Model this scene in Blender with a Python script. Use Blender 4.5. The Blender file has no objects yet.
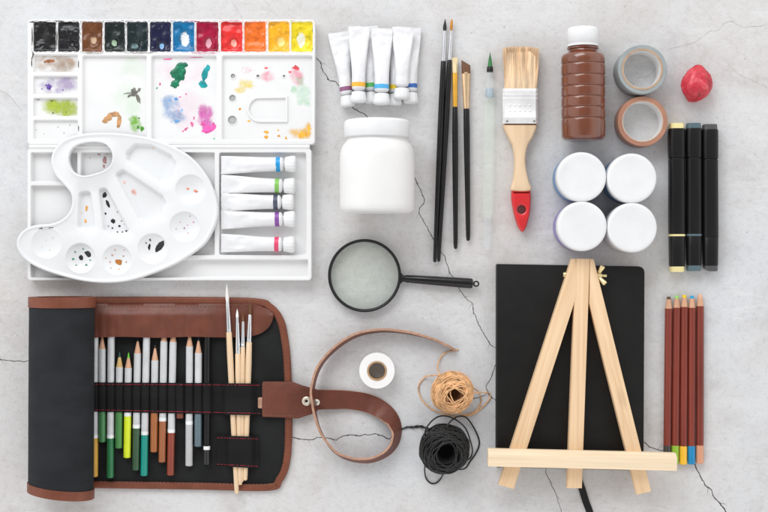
import bpy, bmesh, math, random
from math import sin, cos, pi, radians, sqrt, atan2, exp, hypot
from mathutils import Vector, Matrix, noise
from mathutils.geometry import delaunay_2d_cdt

# ---------------------------------------------------------------- basics
# all lengths below are millimetres; meshes are stored in metres
S = 0.001
H = 1300.0                       # camera height over the table
C = bpy.context.scene.collection
rng = random.Random(11)
ORG = {}

def W(px, py, z=0.0):
    f = 1 - z / H
    return ((px - 384) * f, (256 - py) * f)

def W3(px, py, z=0.0):
    x, y = W(px, py, z)
    return Vector((x, y, z))

def tag(o, label=None, cat=None, group=None, kind=None):
    if label: o['label'] = label
    if cat: o['category'] = cat
    if group: o['group'] = group
    if kind: o['kind'] = kind
    return o

def thing(name, label, cat, loc=(0, 0, 0), rotz=0.0, group=None, local=False):
    o = bpy.data.objects.new(name, None)
    C.objects.link(o)
    o.location = Vector(loc) * S
    o.rotation_euler = (0, 0, rotz)
    o.empty_display_size = 0.01
    ORG[o.name] = Vector((0, 0, 0)) if local else Vector(loc)
    return tag(o, label, cat, group)

def root_of(o):
    while o.parent is not None:
        o = o.parent
    return o

def obj(name, bm, mats, parent=None, org=None, ang=35, smooth=True, rot=None, at=None, recalc=True):
    """link bm as ONE mesh object. Vertices are world mm (or local mm of a 'local' thing)."""
    if recalc:
        bmesh.ops.recalc_face_normals(bm, faces=bm.faces)
    base = Vector((0, 0, 0))
    if parent is not None:
        base = ORG[root_of(parent).name]
    elif org is not None:
        base = Vector(org)
    at = Vector(at) if at is not None else None
    R = Matrix.Rotation(rot, 3, 'Z') if rot else Matrix.Identity(3)
    piv = at if at is not None else base
    Ri = R.inverted()
    for v in bm.verts:
        v.co = (Ri @ (v.co - piv)) * S
    me = bpy.data.meshes.new(name)
    bm.to_mesh(me)
    bm.free()
    if smooth:
        for p in me.polygons:
            p.use_smooth = True
        me.set_sharp_from_angle(angle=radians(ang))
    for m in (mats if isinstance(mats, (list, tuple)) else [mats]):
        me.materials.append(m)
    o = bpy.data.objects.new(name, me)
    C.objects.link(o)
    if parent is not None:
        o.parent = parent
        if at is not None: o.location = (at - base) * S
    else:
        o.location = piv * S
        ORG[o.name] = base
    if rot: o.rotation_euler = (0, 0, rot)
    return o

# ---------------------------------------------------------------- shapes
def loft(bm, rings, cap=True, closed=False, mi=0):
    vs = [[bm.verts.new(p) for p in r] for r in rings]
    n = len(vs[0]); m = len(vs)
    for i in range(m if closed else m - 1):
        a, b = vs[i], vs[(i + 1) % m]
        for k in range(n):
            f = bm.faces.new((a[k], a[(k + 1) % n], b[(k + 1) % n], b[k])); f.material_index = mi
    if cap and not closed:
        bm.faces.new(list(reversed(vs[0]))).material_index = mi
        bm.faces.new(vs[-1]).material_index = mi
    return vs

def ring(c, u, v, ru, rv, n=16, p=2.0):
    out = []
    for k in range(n):
        a = 2 * pi * k / n
        ca, sa = cos(a), sin(a)
        x = abs(ca) ** (2 / p) * (1 if ca >= 0 else -1)
        y = abs(sa) ** (2 / p) * (1 if sa >= 0 else -1)
        out.append(c + u * (x * ru) + v * (y * rv))
    return out

def rod(bm, A, B, prof, n=14, p=2.0, mi=0):
    """prof: list of (distance in mm from A, radius or (side radius, up radius))"""
    A = Vector(A); B = Vector(B)
    d = (B - A).normalized()
    u = d.cross(Vector((0, 0, 1))).normalized()
    v = u.cross(d).normalized()
    rings = []
    for t, r in prof:
        ru, rv = r if isinstance(r, tuple) else (r, r)
        rings.append(ring(A + d * t, u, v, max(ru, .02), max(rv, .02), n, p))
    loft(bm, rings, mi=mi)

def lathe_z(bm, prof, c=(0, 0), n=64, closed=False, mod=None, mi=0):
    rings = []
    for r, z in prof:
        rr = []
        for k in range(n):
            a = 2 * pi * k / n
            q = r * (mod(a, z) if mod else 1)
            rr.append(Vector((c[0] + q * cos(a), c[1] + q * sin(a), z)))
        rings.append(rr)
    loft(bm, rings, cap=not closed, closed=closed, mi=mi)

def lathe_y(bm, prof, c=(0, 0, 0), n=64, mod=None, sz=1.0, mi=0):
    """prof (y, r) around an axis parallel to Y through c"""
    rings = []
    for y, r in prof:
        rings.append([Vector((c[0] + r * (mod(2*pi*k/n, y) if mod else 1) * cos(2*pi*k/n), c[1] + y,
                              c[2] + sz * r * (mod(2*pi*k/n, y) if mod else 1) * sin(2*pi*k/n))) for k in range(n)])
    loft(bm, rings, mi=mi)

def ccw(pts):
    a = sum(pts[i][0] * pts[(i+1) % len(pts)][1] - pts[(i+1) % len(pts)][0] * pts[i][1] for i in range(len(pts)))
    return list(pts) if a > 0 else list(reversed(pts))

def inset(pts, d):
    """offset a CCW polygon inwards by d"""
    n = len(pts); out = []
    for i in range(n):
        p0, p1, p2 = pts[i-1], pts[i], pts[(i+1) % n]
        e1 = (p1[0]-p0[0], p1[1]-p0[1]); e2 = (p2[0]-p1[0], p2[1]-p1[1])
        l1 = hypot(*e1) or 1e-9; l2 = hypot(*e2) or 1e-9
        n1 = (-e1[1]/l1, e1[0]/l1); n2 = (-e2[1]/l2, e2[0]/l2)
        k = 1 + n1[0]*n2[0] + n1[1]*n2[1]
        k = max(k, .35)
        out.append((p1[0] + d*(n1[0]+n2[0])/k, p1[1] + d*(n1[1]+n2[1])/k))
    return out

def fillet(pts, r, seg=5):
    """rounded polygon (CCW in, CCW out); r a number or a list"""
    n = len(pts); out = []
    for i in range(n):
        p0, p1, p2 = Vector(pts[i-1]), Vector(pts[i]), Vector(pts[(i+1) % n])
        ri = r[i] if isinstance(r, (list, tuple)) else r
        a = (p0-p1); b = (p2-p1)
        la, lb = a.length, b.length
        a.normalize(); b.normalize()
        ang = a.angle(b)
        t = min(ri / math.tan(ang/2), la*.49, lb*.49)
        if ri <= 0 or t < 1e-4:
            out.append(tuple(p1)); continue
        s, e = p1 + a*t, p1 + b*t
        for k in range(seg + 1):
            u = k / seg
            q = s*(1-u)**2 + p1*2*u*(1-u) + e*u*u
            out.append((q.x, q.y))
    return out

def rect(x0, y0, x1, y1):
    return ccw([(x0, y0), (x1, y0), (x1, y1), (x0, y1)])

def spline(pts, step=2.0, closed=True):
    pts = [Vector(p) for p in pts]; n = len(pts); out = []
    for i in range(n if closed else n - 1):
        g = (lambda k: pts[k % n]) if closed else (lambda k: pts[min(max(k, 0), n-1)])
        p0, p1, p2, p3 = g(i-1), g(i), g(i+1), g(i+2)
        m = max(1, int((p2-p1).length / step))
        for k in range(m):
            t = k / m
            out.append(.5*((2*p1) + (p2-p0)*t + (2*p0-5*p1+4*p2-p3)*t*t + (3*p1-p0-3*p2+p3)*t**3))
    if not closed: out.append(pts[-1].copy())
    return out

def WP(pts, z):
    return ccw([W(x, y, z) for x, y in pts])

def prism(bm, poly, z0, z1, b=.6, seg=2, mi=0):
    poly = ccw(poly)
    rings = []
    def lv(d, z): rings.append([Vector((x, y, z)) for x, y in (inset(poly, d) if d else poly)])
    for k in range(seg + 1):
        a = pi/2 * k/seg
        lv(b*(1-sin(a)), z0 + b*(1-cos(a)))
    for k in range(seg + 1):
        a = pi/2 * k/seg
        lv(b*(1-cos(a)), z1 - b*(1-sin(a)))
    loft(bm, rings, mi=mi)

def tube(bm, pts, r, n=6, closed=False, mi=0):
    pts = [Vector(p) for p in pts]
    m = len(pts); rings = []; u = None
    for i, p in enumerate(pts):
        if closed: d = pts[(i+1) % m] - pts[i-1]
        else: d = pts[min(i+1, m-1)] - pts[max(i-1, 0)]
        if d.length < 1e-9: d = Vector((1, 0, 0))
        d.normalize()
        if u is None:
            u = d.cross(Vector((0, 0, 1)))
            if u.length < 1e-3: u = d.cross(Vector((1, 0, 0)))
        u = (u - d * u.dot(d)).normalized()
        v = d.cross(u)
        ri = r(i/(m-1)) if callable(r) else r
        rings.append(ring(p, u, v, ri, ri, n))
    loft(bm, rings, closed=closed, mi=mi)

def inside(p, poly):
    c = False; n = len(poly); x, y = p
    for i in range(n):
        x1, y1 = poly[i]; x2, y2 = poly[i-1]
        if (y1 > y) != (y2 > y) and x < (x2-x1)*(y-y1)/(y2-y1) + x1: c = not c
    return c

def relief(bm, outer, loops, holes=(), mi=0):
    """one moulded sheet: closed loops [(points, z)] triangulated together; outer = outline points, holes = outlines left open"""
    vs, zs, es = [], [], []
    for pts, z in loops:
        b = len(vs); n = len(pts)
        for p in pts: vs.append(Vector((p[0], p[1]))); zs.append(z)
        es += [(b+i, b+(i+1) % n) for i in range(n)]
    V, E, F, ov, oe, of = delaunay_2d_cdt(vs, es, [], 0, 1e-6)
    bv = []
    for i, p in enumerate(V):
        src = ov[i]
        z = zs[src[0]] if src else 0.0
        bv.append(bm.verts.new((p.x, p.y, z)))
    for f in F:
        c = sum((Vector((V[i].x, V[i].y)) for i in f), Vector((0, 0))) / len(f)
        if not inside(c, outer) or any(inside(c, h) for h in holes): continue
        a, b, d = (V[i] for i in f[:3])
        idx = f if ((b-a).x*(d-a).y - (b-a).y*(d-a).x) > 0 else list(reversed(f))
        try: bm.faces.new([bv[i] for i in idx]).material_index = mi
        except ValueError: pass
    bmesh.ops.delete(bm, geom=[v for v in bm.verts if not v.link_faces], context='VERTS')

def sheet(bm, x0, x1, nx, ytop, ybot, ny, zf, th, znom):
    """cloth-like sheet in photo mm: columns x0..x1, rows ytop(x)..ybot(x); zf(x, v) height of the top face"""
    T, B = [], []
    for i in range(nx + 1):
        x = x0 + (x1-x0)*i/nx
        yt, yb = (ytop(x) if callable(ytop) else ytop), (ybot(x) if callable(ybot) else ybot)
        ct, cb = [], []
        for j in range(ny + 1):
            v = j/ny
            X, Y = W(x, yt + (yb-yt)*v, znom)
            z = zf(x, v)
            ct.append(bm.verts.new((X, Y, z))); cb.append(bm.verts.new((X, Y, z-th)))
        T.append(ct); B.append(cb)
    for i in range(nx):
        for j in range(ny):
            bm.faces.new((T[i][j], T[i][j+1], T[i+1][j+1], T[i+1][j]))
            bm.faces.new((B[i][j], B[i+1][j], B[i+1][j+1], B[i][j+1]))
    for i in range(nx):
        bm.faces.new((T[i][0], T[i+1][0], B[i+1][0], B[i][0]))
        bm.faces.new((T[i][ny], B[i][ny], B[i+1][ny], T[i+1][ny]))
    for j in range(ny):
        bm.faces.new((T[0][j], B[0][j], B[0][j+1], T[0][j+1]))
        bm.faces.new((T[nx][j], T[nx][j+1], B[nx][j+1], B[nx][j]))

def blob(bm, cx, cy, rx, ry, rot=0.0, zf=None, h=.25, n=18, jag=.3, lo=.04):
    sd = rng.random()*60
    def pt(q, k, up):
        a = 2*pi*k/n
        j = 1 + jag*(noise.noise((cos(a)*1.4+sd, sin(a)*1.4, sd)) + .5*noise.noise((cos(a)*4+sd, sin(a)*4, sd)))
        x, y = rx*cos(a)*j*q, ry*sin(a)*j*q
        X, Y = cx + x*cos(rot)-y*sin(rot), cy + x*sin(rot)+y*cos(rot)
        return Vector((X, Y, (zf(X, Y) if callable(zf) else zf) + up))
    lv = [(1, lo), (.82, lo+h*.7), (.5, lo+h), (.15, lo+h*.85)]
    vs = [[bm.verts.new(pt(q, k, u)) for k in range(n)] for q, u in lv]
    for a, b in zip(vs, vs[1:]):
        for k in range(n): bm.faces.new((a[k], a[(k+1) % n], b[(k+1) % n], b[k]))
    bm.faces.new(vs[-1])

def film(bm, cx, cy, rx, ry, rot=0.0, z=0.0, n=28, jag=.3):
    """thin dried wash whose pigment thins out towards the border (attribute film)"""
    L = bm.verts.layers.float.get('film') or bm.verts.layers.float.new('film')
    sd = rng.random()*60; vs = []
    qs = (1, .8, .6, .4, .2)
    for q in qs:
        r = []
        for k in range(n):
            a = 2*pi*k/n
            j = 1 + jag*(noise.noise((cos(a)*1.3+sd, sin(a)*1.3, sd)) + .5*noise.noise((cos(a)*4+sd, sin(a)*4, sd)))
            x, y = rx*cos(a)*j*q, ry*sin(a)*j*q
            v = bm.verts.new((cx + x*cos(rot)-y*sin(rot), cy + x*sin(rot)+y*cos(rot), z))
            v[L] = min(1, (1-q)*2.2)
            r.append(v)
        vs.append(r)
    for a, b in zip(vs, vs[1:]):
        for k in range(n): bm.faces.new((a[k], a[(k+1) % n], b[(k+1) % n], b[k]))
    bm.faces.new(vs[-1])

# ---------------------------------------------------------------- materials
class NT:
    def __init__(s, name):
        s.m = bpy.data.materials.new(name); s.m.use_nodes = True
        s.t = s.m.node_tree; s.t.nodes.clear()
        s.out = s.n('ShaderNodeOutputMaterial'); s.p = s.n('ShaderNodeBsdfPrincipled')
        s.l(s.p.outputs[0], s.out.inputs[0])
        s.tc = s.n('ShaderNodeTexCoord')
    def n(s, t, **k):
        x = s.t.nodes.new(t)
        for a, b in k.items(): setattr(x, a, b)
        return x
    def l(s, a, b): s.t.links.new(a, b)
    def coord(s, scale=(1, 1, 1)):
        mp = s.n('ShaderNodeMapping'); mp.inputs['Scale'].default_value = scale
        oi = s.n('ShaderNodeObjectInfo')
        ad = s.n('ShaderNodeVectorMath', operation='ADD')
        sc = s.n('ShaderNodeMath', operation='MULTIPLY'); sc.inputs[1].default_value = 7.0
        s.l(oi.outputs['Random'], sc.inputs[0])
        s.l(s.tc.outputs['Object'], ad.inputs[0]); s.l(sc.outputs[0], ad.inputs[1])
        s.l(ad.outputs[0], mp.inputs[0])
        return mp.outputs[0]
    def noise(s, vec, scale, detail=4, rough=.55, dist=0):
        x = s.n('ShaderNodeTexNoise'); x.inputs['Scale'].default_value = scale
        x.inputs['Detail'].default_value = detail; x.inputs['Roughness'].default_value = rough
        x.inputs['Distortion'].default_value = dist
        s.l(vec, x.inputs['Vector']); return x.outputs['Fac']
    def ramp(s, fac, stops, interp='LINEAR'):
        r = s.n('ShaderNodeValToRGB'); r.color_ramp.interpolation = interp
        e = r.color_ramp.elements
        while len(e) < len(stops): e.new(.5)
        for k, (p, c) in enumerate(stops):
            e[k].position = p; e[k].color = (*c, 1) if len(c) == 3 else c
        s.l(fac, r.inputs[0]); return r.outputs[0]
    def mix(s, fac, a, b, mode='MIX'):
        x = s.n('ShaderNodeMix', data_type='RGBA', blend_type=mode)
        for i, q in ((0, fac), (6, a), (7, b)):
            if isinstance(q, (int, float)): x.inputs[i].default_value = q
            elif isinstance(q, tuple): x.inputs[i].default_value = (*q, 1) if len(q) == 3 else q
            else: s.l(q, x.inputs[i])
        return x.outputs[2]
    def bump(s, h, strength, dist):
        b = s.n('ShaderNodeBump'); b.inputs['Strength'].default_value = strength; b.inputs['Distance'].default_value = dist
        s.l(h, b.inputs['Height']); s.l(b.outputs[0], s.p.inputs['Normal'])
    def base(s, q):
        if isinstance(q, tuple): s.p.inputs['Base Color'].default_value = (*q, 1)
        else: s.l(q, s.p.inputs['Base Color'])
    def set(s, **k):
        for a, b in k.items(): s.p.inputs[a.replace('_', ' ')].default_value = b

def M(name, col, rough=.5, metal=0.0, var=.08, vs=60, bump=0.0, bs=400, bd=.0004, coat=0.0, spec=.5, sss=0.0, col2=None,
      stretch=(1, 1, 1), span=(.35, .65), rv=.0):
    t = NT(name); v = t.coord(stretch)
    f = t.noise(v, vs, 5)
    lo = tuple(max(0, c*(1-var)) for c in col); hi = col2 or tuple(min(1, c*(1+var)) for c in col)
    t.base(t.ramp(f, [(span[0], lo), (span[1], hi)]))
    t.set(Roughness=rough, Metallic=metal, Coat_Weight=coat, Coat_Roughness=.08, Specular_IOR_Level=spec)
    if rv:
        r = t.n('ShaderNodeMapRange'); r.inputs['To Min'].default_value = max(.03, rough-rv); r.inputs['To Max'].default_value = min(1, rough+rv)
        t.l(t.noise(v, vs*2.3, 3), r.inputs[0]); t.l(r.outputs[0], t.p.inputs['Roughness'])
    if sss:
        t.set(Subsurface_Weight=sss, Subsurface_Scale=.003); t.p.inputs['Subsurface Radius'].default_value = (1, .9, .8)
    if bump: t.bump(t.noise(v, bs, 4), bump, bd)
    return t.m

def wood(name, light, dark, sc=(230, 9, 230), rough=.55, streak=1.0):
    t = NT(name); v = t.coord(sc)
    a = t.noise(v, 1.0, 6, .6, .4)
    v2 = t.coord((sc[0]*.25, sc[1]*.35, sc[2]*.25))
    b = t.noise(v2, 1.0, 3, .5, .8)
    mid = tuple((x+y)/2 for x, y in zip(light, dark))
    c1 = t.ramp(a, [(.25, dark), (.5, mid), (.7, light)])
    c2 = t.ramp(b, [(.3, tuple(x*.86 for x in mid)), (.45, light), (.55, mid), (.63, light), (.8, tuple(x*.9 for x in mid))])
    kv = t.n('ShaderNodeTexVoronoi'); kv.inputs['Scale'].default_value = 1.0; t.l(t.coord((22, 9, 22)), kv.inputs['Vector'])
    knot = t.ramp(kv.outputs['Distance'], [(.05, (1, 1, 1)), (.14, (0, 0, 0))])
    t.base(t.mix(t.mix(1.0, knot, (.35, .35, .35), 'MULTIPLY'), t.mix(.55*streak, c1, c2), tuple(x*.6 for x in dark))); t.set(Roughness=rough)
    t.bump(a, .25, .0003)
    return t.m

def wash(name, col, alpha, sc=180):
    t = NT(name); v = t.coord()
    t.base(tuple(col)); t.set(Roughness=.6)
    at = t.n('ShaderNodeAttribute', attribute_name='film')
    nz = t.n('ShaderNodeMapRange'); nz.inputs[1].default_value = .30; nz.inputs[2].default_value = .66
    t.l(t.noise(v, sc*.55, 4, .5, .6), nz.inputs[0])
    m1 = t.n('ShaderNodeMath', operation='MULTIPLY'); t.l(at.outputs['Fac'], m1.inputs[0]); t.l(nz.outputs[0], m1.inputs[1])
    m2 = t.n('ShaderNodeMath', operation='MULTIPLY'); t.l(m1.outputs[0], m2.inputs[0]); m2.inputs[1].default_value = alpha*.9
    tr = t.n('ShaderNodeBsdfTransparent'); mx = t.n('ShaderNodeMixShader')
    t.l(m2.outputs[0], mx.inputs[0]); t.l(tr.outputs[0], mx.inputs[1]); t.l(t.p.outputs[0], mx.inputs[2]); t.l(mx.outputs[0], t.out.inputs[0])
    return t.m

def clear(name, tint, body=(.8, .85, .8), amount=.25, rough=.15):
    """clear or milky plastic / glass: tinted see-through with a glossy skin"""
    t = NT(name); t.base(body); t.set(Roughness=rough)
    tr = t.n('ShaderNodeBsdfTransparent'); tr.inputs[0].default_value = (*tint, 1)
    mx = t.n('ShaderNodeMixShader'); mx.inputs[0].default_value = amount
    t.l(tr.outputs[0], mx.inputs[1]); t.l(t.p.outputs[0], mx.inputs[2]); t.l(mx.outputs[0], t.out.inputs[0])
    return t.m

def pan_paint(name, col, spot=None, c=(0, 0), r=(3, 4), dark=.55):
    """dried artist paint in a pan; spot = colour where the brush has dug through, at c (mm) of radii r"""
    t = NT(name); v = t.coord()
    f = t.noise(v, 140, 5, .6, .5)
    q = t.ramp(f, [(.25, tuple(x*dark for x in col)), (.5, col), (.8, tuple(min(1, x*1.25+.002) for x in col))])
    if spot:
        sub = t.n('ShaderNodeVectorMath', operation='SUBTRACT'); t.l(t.tc.outputs['Object'], sub.inputs[0]); sub.inputs[1].default_value = (c[0]*S, c[1]*S, 0)
        mul = t.n('ShaderNodeVectorMath', operation='MULTIPLY'); t.l(sub.outputs[0], mul.inputs[0]); mul.inputs[1].default_value = (1/(r[0]*S), 1/(r[1]*S), 0)
        ln = t.n('ShaderNodeVectorMath', operation='LENGTH'); t.l(mul.outputs[0], ln.inputs[0])
        ad = t.n('ShaderNodeMath', operation='ADD'); t.l(ln.outputs['Value'], ad.inputs[0])
        nm = t.n('ShaderNodeMath', operation='MULTIPLY_ADD'); t.l(t.noise(v, 420, 3), nm.inputs[0]); nm.inputs[1].default_value = .9; nm.inputs[2].default_value = -.45
        t.l(nm.outputs[0], ad.inputs[1])
        q = t.mix(t.ramp(ad.outputs[0], [(.75, (1, 1, 1)), (1.0, (0, 0, 0))]), q, spot)
    t.base(q); t.set(Roughness=.24, Specular_IOR_Level=.4)
    t.bump(t.noise(v, 260, 3), .22, .0008)
    return t.m

# table: pale trowelled concrete
def concrete():
    t = NT('pale_concrete'); v = t.tc.outputs['Object']
    big = t.noise(v, 4.2, 5, .55, .6)
    mid = t.noise(v, 19, 8, .62, .4)
    fine = t.noise(v, 160, 6, .7)
    c = t.ramp(big, [(.36, (.622, .603, .592)), (.5, (.638, .633, .632)), (.64, (.632, .645, .662))])
    c = t.mix(.9, c, t.ramp(mid, [(.30, (.84, .815, .805)), (.43, (.955, .943, .938)), (.56, (1, 1, 1))]), 'MULTIPLY')
    c = t.mix(.8, c, t.ramp(fine, [(.3, (.84, .83, .82)), (.5, (1, 1, 1))]), 'MULTIPLY')
    # pale trowel clouds
    sm = t.n('ShaderNodeMapping'); sm.inputs['Scale'].default_value = (7, 16, 7); sm.inputs['Rotation'].default_value = (0, 0, .5); t.l(v, sm.inputs[0])
    cl = t.noise(sm.outputs[0], 1, 7, .68, 1.2)
    c = t.mix(t.ramp(cl, [(.52, (0, 0, 0)), (.72, (.5, .5, .5))]), c, (.70, .70, .70))
    # fine trowel scratches, paler than the slab
    s2 = t.n('ShaderNodeMapping'); s2.inputs['Scale'].default_value = (34, 130, 30); s2.inputs['Rotation'].default_value = (0, 0, -.6); t.l(v, s2.inputs[0])
    scr = t.noise(s2.outputs[0], 1, 5, .7, .9)
    patch = t.ramp(t.noise(v, 9, 4), [(.46, (0, 0, 0)), (.62, (.75, .75, .75))])
    c = t.mix(t.mix(1.0, t.ramp(scr, [(.52, (0, 0, 0)), (.66, (1, 1, 1))]), patch, 'MULTIPLY'), c, (.715, .715, .715))
    grit = t.noise(v, 620, 3, .7)
    c = t.mix(.8, c, t.ramp(grit, [(.30, (.74, .73, .72)), (.43, (1, 1, 1))]), 'MULTIPLY')
    # pores and dark specks
    vo = t.n('ShaderNodeTexVoronoi'); vo.inputs['Scale'].default_value = 75; vo.inputs['Randomness'].default_value = 1; t.l(v, vo.inputs['Vector'])
    gate = t.ramp(t.noise(v, 33, 3), [(.50, (0, 0, 0)), (.60, (1, 1, 1))])
    pore = t.mix(1.0, t.ramp(vo.outputs['Distance'], [(.03, (1, 1, 1)), (.085, (0, 0, 0))]), gate, 'MULTIPLY')
    c = t.mix(t.mix(1.0, pore, (.55, .55, .55), 'MULTIPLY'), c, (.22, .20, .19))
    t.base(c); t.set(Roughness=.72, Specular_IOR_Level=.3)
    hgt = t.n('ShaderNodeMath', operation='MULTIPLY_ADD'); t.l(mid, hgt.inputs[0]); hgt.inputs[1].default_value = .8; t.l(fine, hgt.inputs[2])
    t.bump(hgt.outputs[0], .42, .0012)
    return t.m

white_plastic = M('white_plastic', (.775, .775, .775), .32, var=.02, vs=30, sss=.0, bump=.03, bs=120)
palette_plastic = M('palette_plastic', (.745, .755, .765), .22, var=.02, vs=30, bump=.02, bs=90)
jar_plastic = M('jar_plastic', (.77, .765, .755), .34, var=.02, vs=25, bump=.04, bs=120, rv=.08)
lid_plastic = M('lid_plastic', (.745, .75, .755), .42, var=.035, vs=35, bump=.06, bs=260, rv=.1)
tube_white = M('tube_white', (.75, .75, .765), .30, var=.04, vs=60, bump=.55, bs=75, bd=.0022)
black_lacquer = M('black_lacquer', (.007, .007, .0075), .34, var=.2, vs=90, coat=.15, spec=.3)
black_plastic = M('black_plastic', (.008, .008, .009), .4, var=.15, vs=90, spec=.35)
marker_black = M('marker_black', (.0075, .007, .0068), .34, spec=.32, var=.15, vs=60, stretch=(4, .4, 4))
silver = M('silver_ferrule', (.74, .75, .77), .28, metal=1, var=.06, vs=90)
nickel = M('nickel', (.72, .68, .60), .33, metal=1, var=.06, vs=200)
brass = M('brass', (.80, .66, .36), .38, metal=.8, var=.12, vs=200)
leather = M('brown_leather', (.138, .039, .022), .43, spec=.4, var=.16, rv=.12, vs=45, bump=.45, bs=520, bd=.0006)
leather_trim = M('leather_trim', (.180, .056, .031), .45, spec=.3, var=.13, vs=60, bump=.4, bs=520, bd=.0006)
leather_edge = M('raw_leather_edge', (.42, .24, .16), .7, var=.15, vs=200)
canvas = M('black_canvas', (.0125, .013, .0135), .85, spec=.25, var=.25, vs=35, bump=.5, bs=900, bd=.0006)
roll_canvas = M('roll_canvas', (.014, .0155, .0185), .8, spec=.3, var=.22, vs=30, bump=.5, bs=900, bd=.0006, stretch=(1, 1.6, 1))
elastic = M('black_elastic', (.007, .007, .0075), .8, spec=.25, var=.3, vs=60, bump=.6, bs=700, bd=.0006, stretch=(.25, 1, 1))
red_thread = M('red_thread', (.30, .012, .03), .7, var=.3, vs=300)
brown_thread = M('brown_thread', (.10, .035, .025), .7, var=.3, vs=300)
pine = wood('pine_wood', (.86, .635, .405), (.60, .36, .185))
pale_pine = wood('pale_pine_wood', (.86, .71, .51), (.72, .53, .335), sc=(9, 200, 200))
brush_wood = wood('brush_handle_wood', (.80, .60, .40), (.66, .45, .27), sc=(160, 7, 160))
cone_wood = wood('pencil_cone_wood', (.66, .38, .24), (.55, .29, .17), sc=(300, 30, 300))
cone_yellow = wood('yellow_cone_wood', (.62, .42, .16), (.52, .32, .11), sc=(300, 30, 300))
book_black = M('notebook_cover', (.0062, .0058, .0055), .5, spec=.26, var=.2, vs=50, bump=.25, bs=600, bd=.0003)
pages = M('page_edges', (.70, .66, .56), .8, var=.06, vs=300, stretch=(1, 1, 20))

# ---------------------------------------------------------------- table
bm = bmesh.new()
q = 1600
bm.faces.new([bm.verts.new(p) for p in ((-q, -q, 0), (q, -q, 0), (q, q, 0), (-q, q, 0))])
table = tag(obj('tabletop', bm, concrete(), smooth=False), 'pale grey concrete tabletop with hairline cracks', None, None, 'structure')
crack_mat = M('crack_shadow_gap', (.075, .066, .060), .95, var=.5, vs=120)
faint_mat = M('faint_crack', (.50, .485, .475), .95, var=.25, vs=120)
def crack(pts, w, mat=None):
    P = spline([(*W(x, y), 0) for x, y in pts], 1.3, closed=False)
    bm = bmesh.new(); L, R = [], []
    sd = rng.random()*90; n = len(P)
    for i, p in enumerate(P):
        d = P[min(i+1, n-1)] - P[max(i-1, 0)]; nn = Vector((-d.y, d.x, 0)).normalized()
        p = p + nn*(1.5*noise.noise((i*.17+sd, 0, 0)) + .8*noise.noise((i*.55+sd, 3, 0)))
        ww = w*(.55 + .9*abs(noise.noise((i*.3+sd, 9, 0)))) * min(1, (i+.6)/5, (n-i-.4)/5)
        L.append(bm.verts.new(p + nn*ww*(.5+.2*rng.random()) + Vector((0, 0, .12)))); R.append(bm.verts.new(p - nn*ww*(.5+.2*rng.random()) + Vector((0, 0, .12))))
    for i in range(n-1): bm.faces.new((R[i], R[i+1], L[i+1], L[i]))
    if mat is None:
        for i in range(2, n-2):
            if rng.random() < .13:      # chipped edge
                d = (P[i+1]-P[i-1]).normalized(); sd_ = rng.choice((-1, 1)); nn = Vector((-d.y, d.x, 0))*sd_
                m = (L[i].co + R[i].co)/2; e = rng.uniform(.5, 1.3)*w
                bm.faces.new([bm.verts.new(m + d*a_ + nn*b_) for a_, b_ in ((-e, 0), (-.3*e, .9*e*rng.random()), (.5*e, .8*e*rng.random()), (e, 0))])
            if rng.random() < .035:     # hairline offshoot
                d = (P[i+1]-P[i-1]).normalized(); ang = rng.choice((-1, 1))*rng.uniform(.5, 1.1); q = (L[i].co + R[i].co)/2
                prev = None
                for k in range(9):
                    dd = Matrix.Rotation(ang + rng.uniform(-.5, .5), 3, 'Z') @ d; nn = Vector((-dd.y, dd.x, 0)); hw_ = .16*w*(1-k/9)
                    cur = (bm.verts.new(q+nn*hw_), bm.verts.new(q-nn*hw_))
                    if prev: bm.faces.new((prev[1], cur[1], cur[0], prev[0]))
                    prev = cur; q = q + dd*1.1
        for v in bm.verts: v.co.z = .12
    obj('crack', bm, mat or crack_mat, table, smooth=False)
crack([(316, 57), (321, 65), (328, 79), (337, 83), (346, 98), (352, 107), (362, 113), (371, 121)], .95)
crack([(409, 170), (417, 183), (424, 200), (419, 212), (425, 223), (431, 235), (443, 255), (452, 276), (462, 293), (472, 305), (477, 321), (484, 334), (490, 344), (497, 349)], .8)
crack([(497, 360), (491, 378), (486, 390), (497, 402)], .8)
crack([(468, 399), (478, 398), (489, 392)], .8)
crack([(290, 437), (310, 440), (322, 437), (335, 440), (345, 435), (357, 436), (370, 434), (380, 435), (388, 439), (397, 434), (408, 427), (425, 428)], 1.0)
crack([(-40, 362), (0, 360), (14, 361), (30, 361)], .8)
crack([(545, 466), (549, 480), (555, 492), (562, 514), (566, 540)], .6)
crack([(636, 440), (644, 443), (652, 448), (662, 450), (668, 452)], 1.0)
crack([(688, 458), (695, 466), (703, 481), (710, 490), (716, 499), (727, 514), (735, 540)], 1.2)
crack([(800, 10), (768, 24), (745, 27), (730, 21), (717, 30), (707, 33), (695, 42), (681, 46), (668, 49)], .6, faint_mat)
crack([(228, -8), (236, 8), (243, 19)], .6, faint_mat)
crack([(262, -6), (269, 7), (279, 17)], .7, faint_mat)
crack([(632, 84), (640, 78), (648, 76), (657, 67)], .9, faint_mat)
crack([(416, 182), (430, 190), (436, 204)], .6, faint_mat)
crack([(-20, 80), (8, 95), (22, 112)], .6, faint_mat)
crack([(726, 60), (738, 74), (752, 80), (775, 92)], .5, faint_mat)

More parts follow.
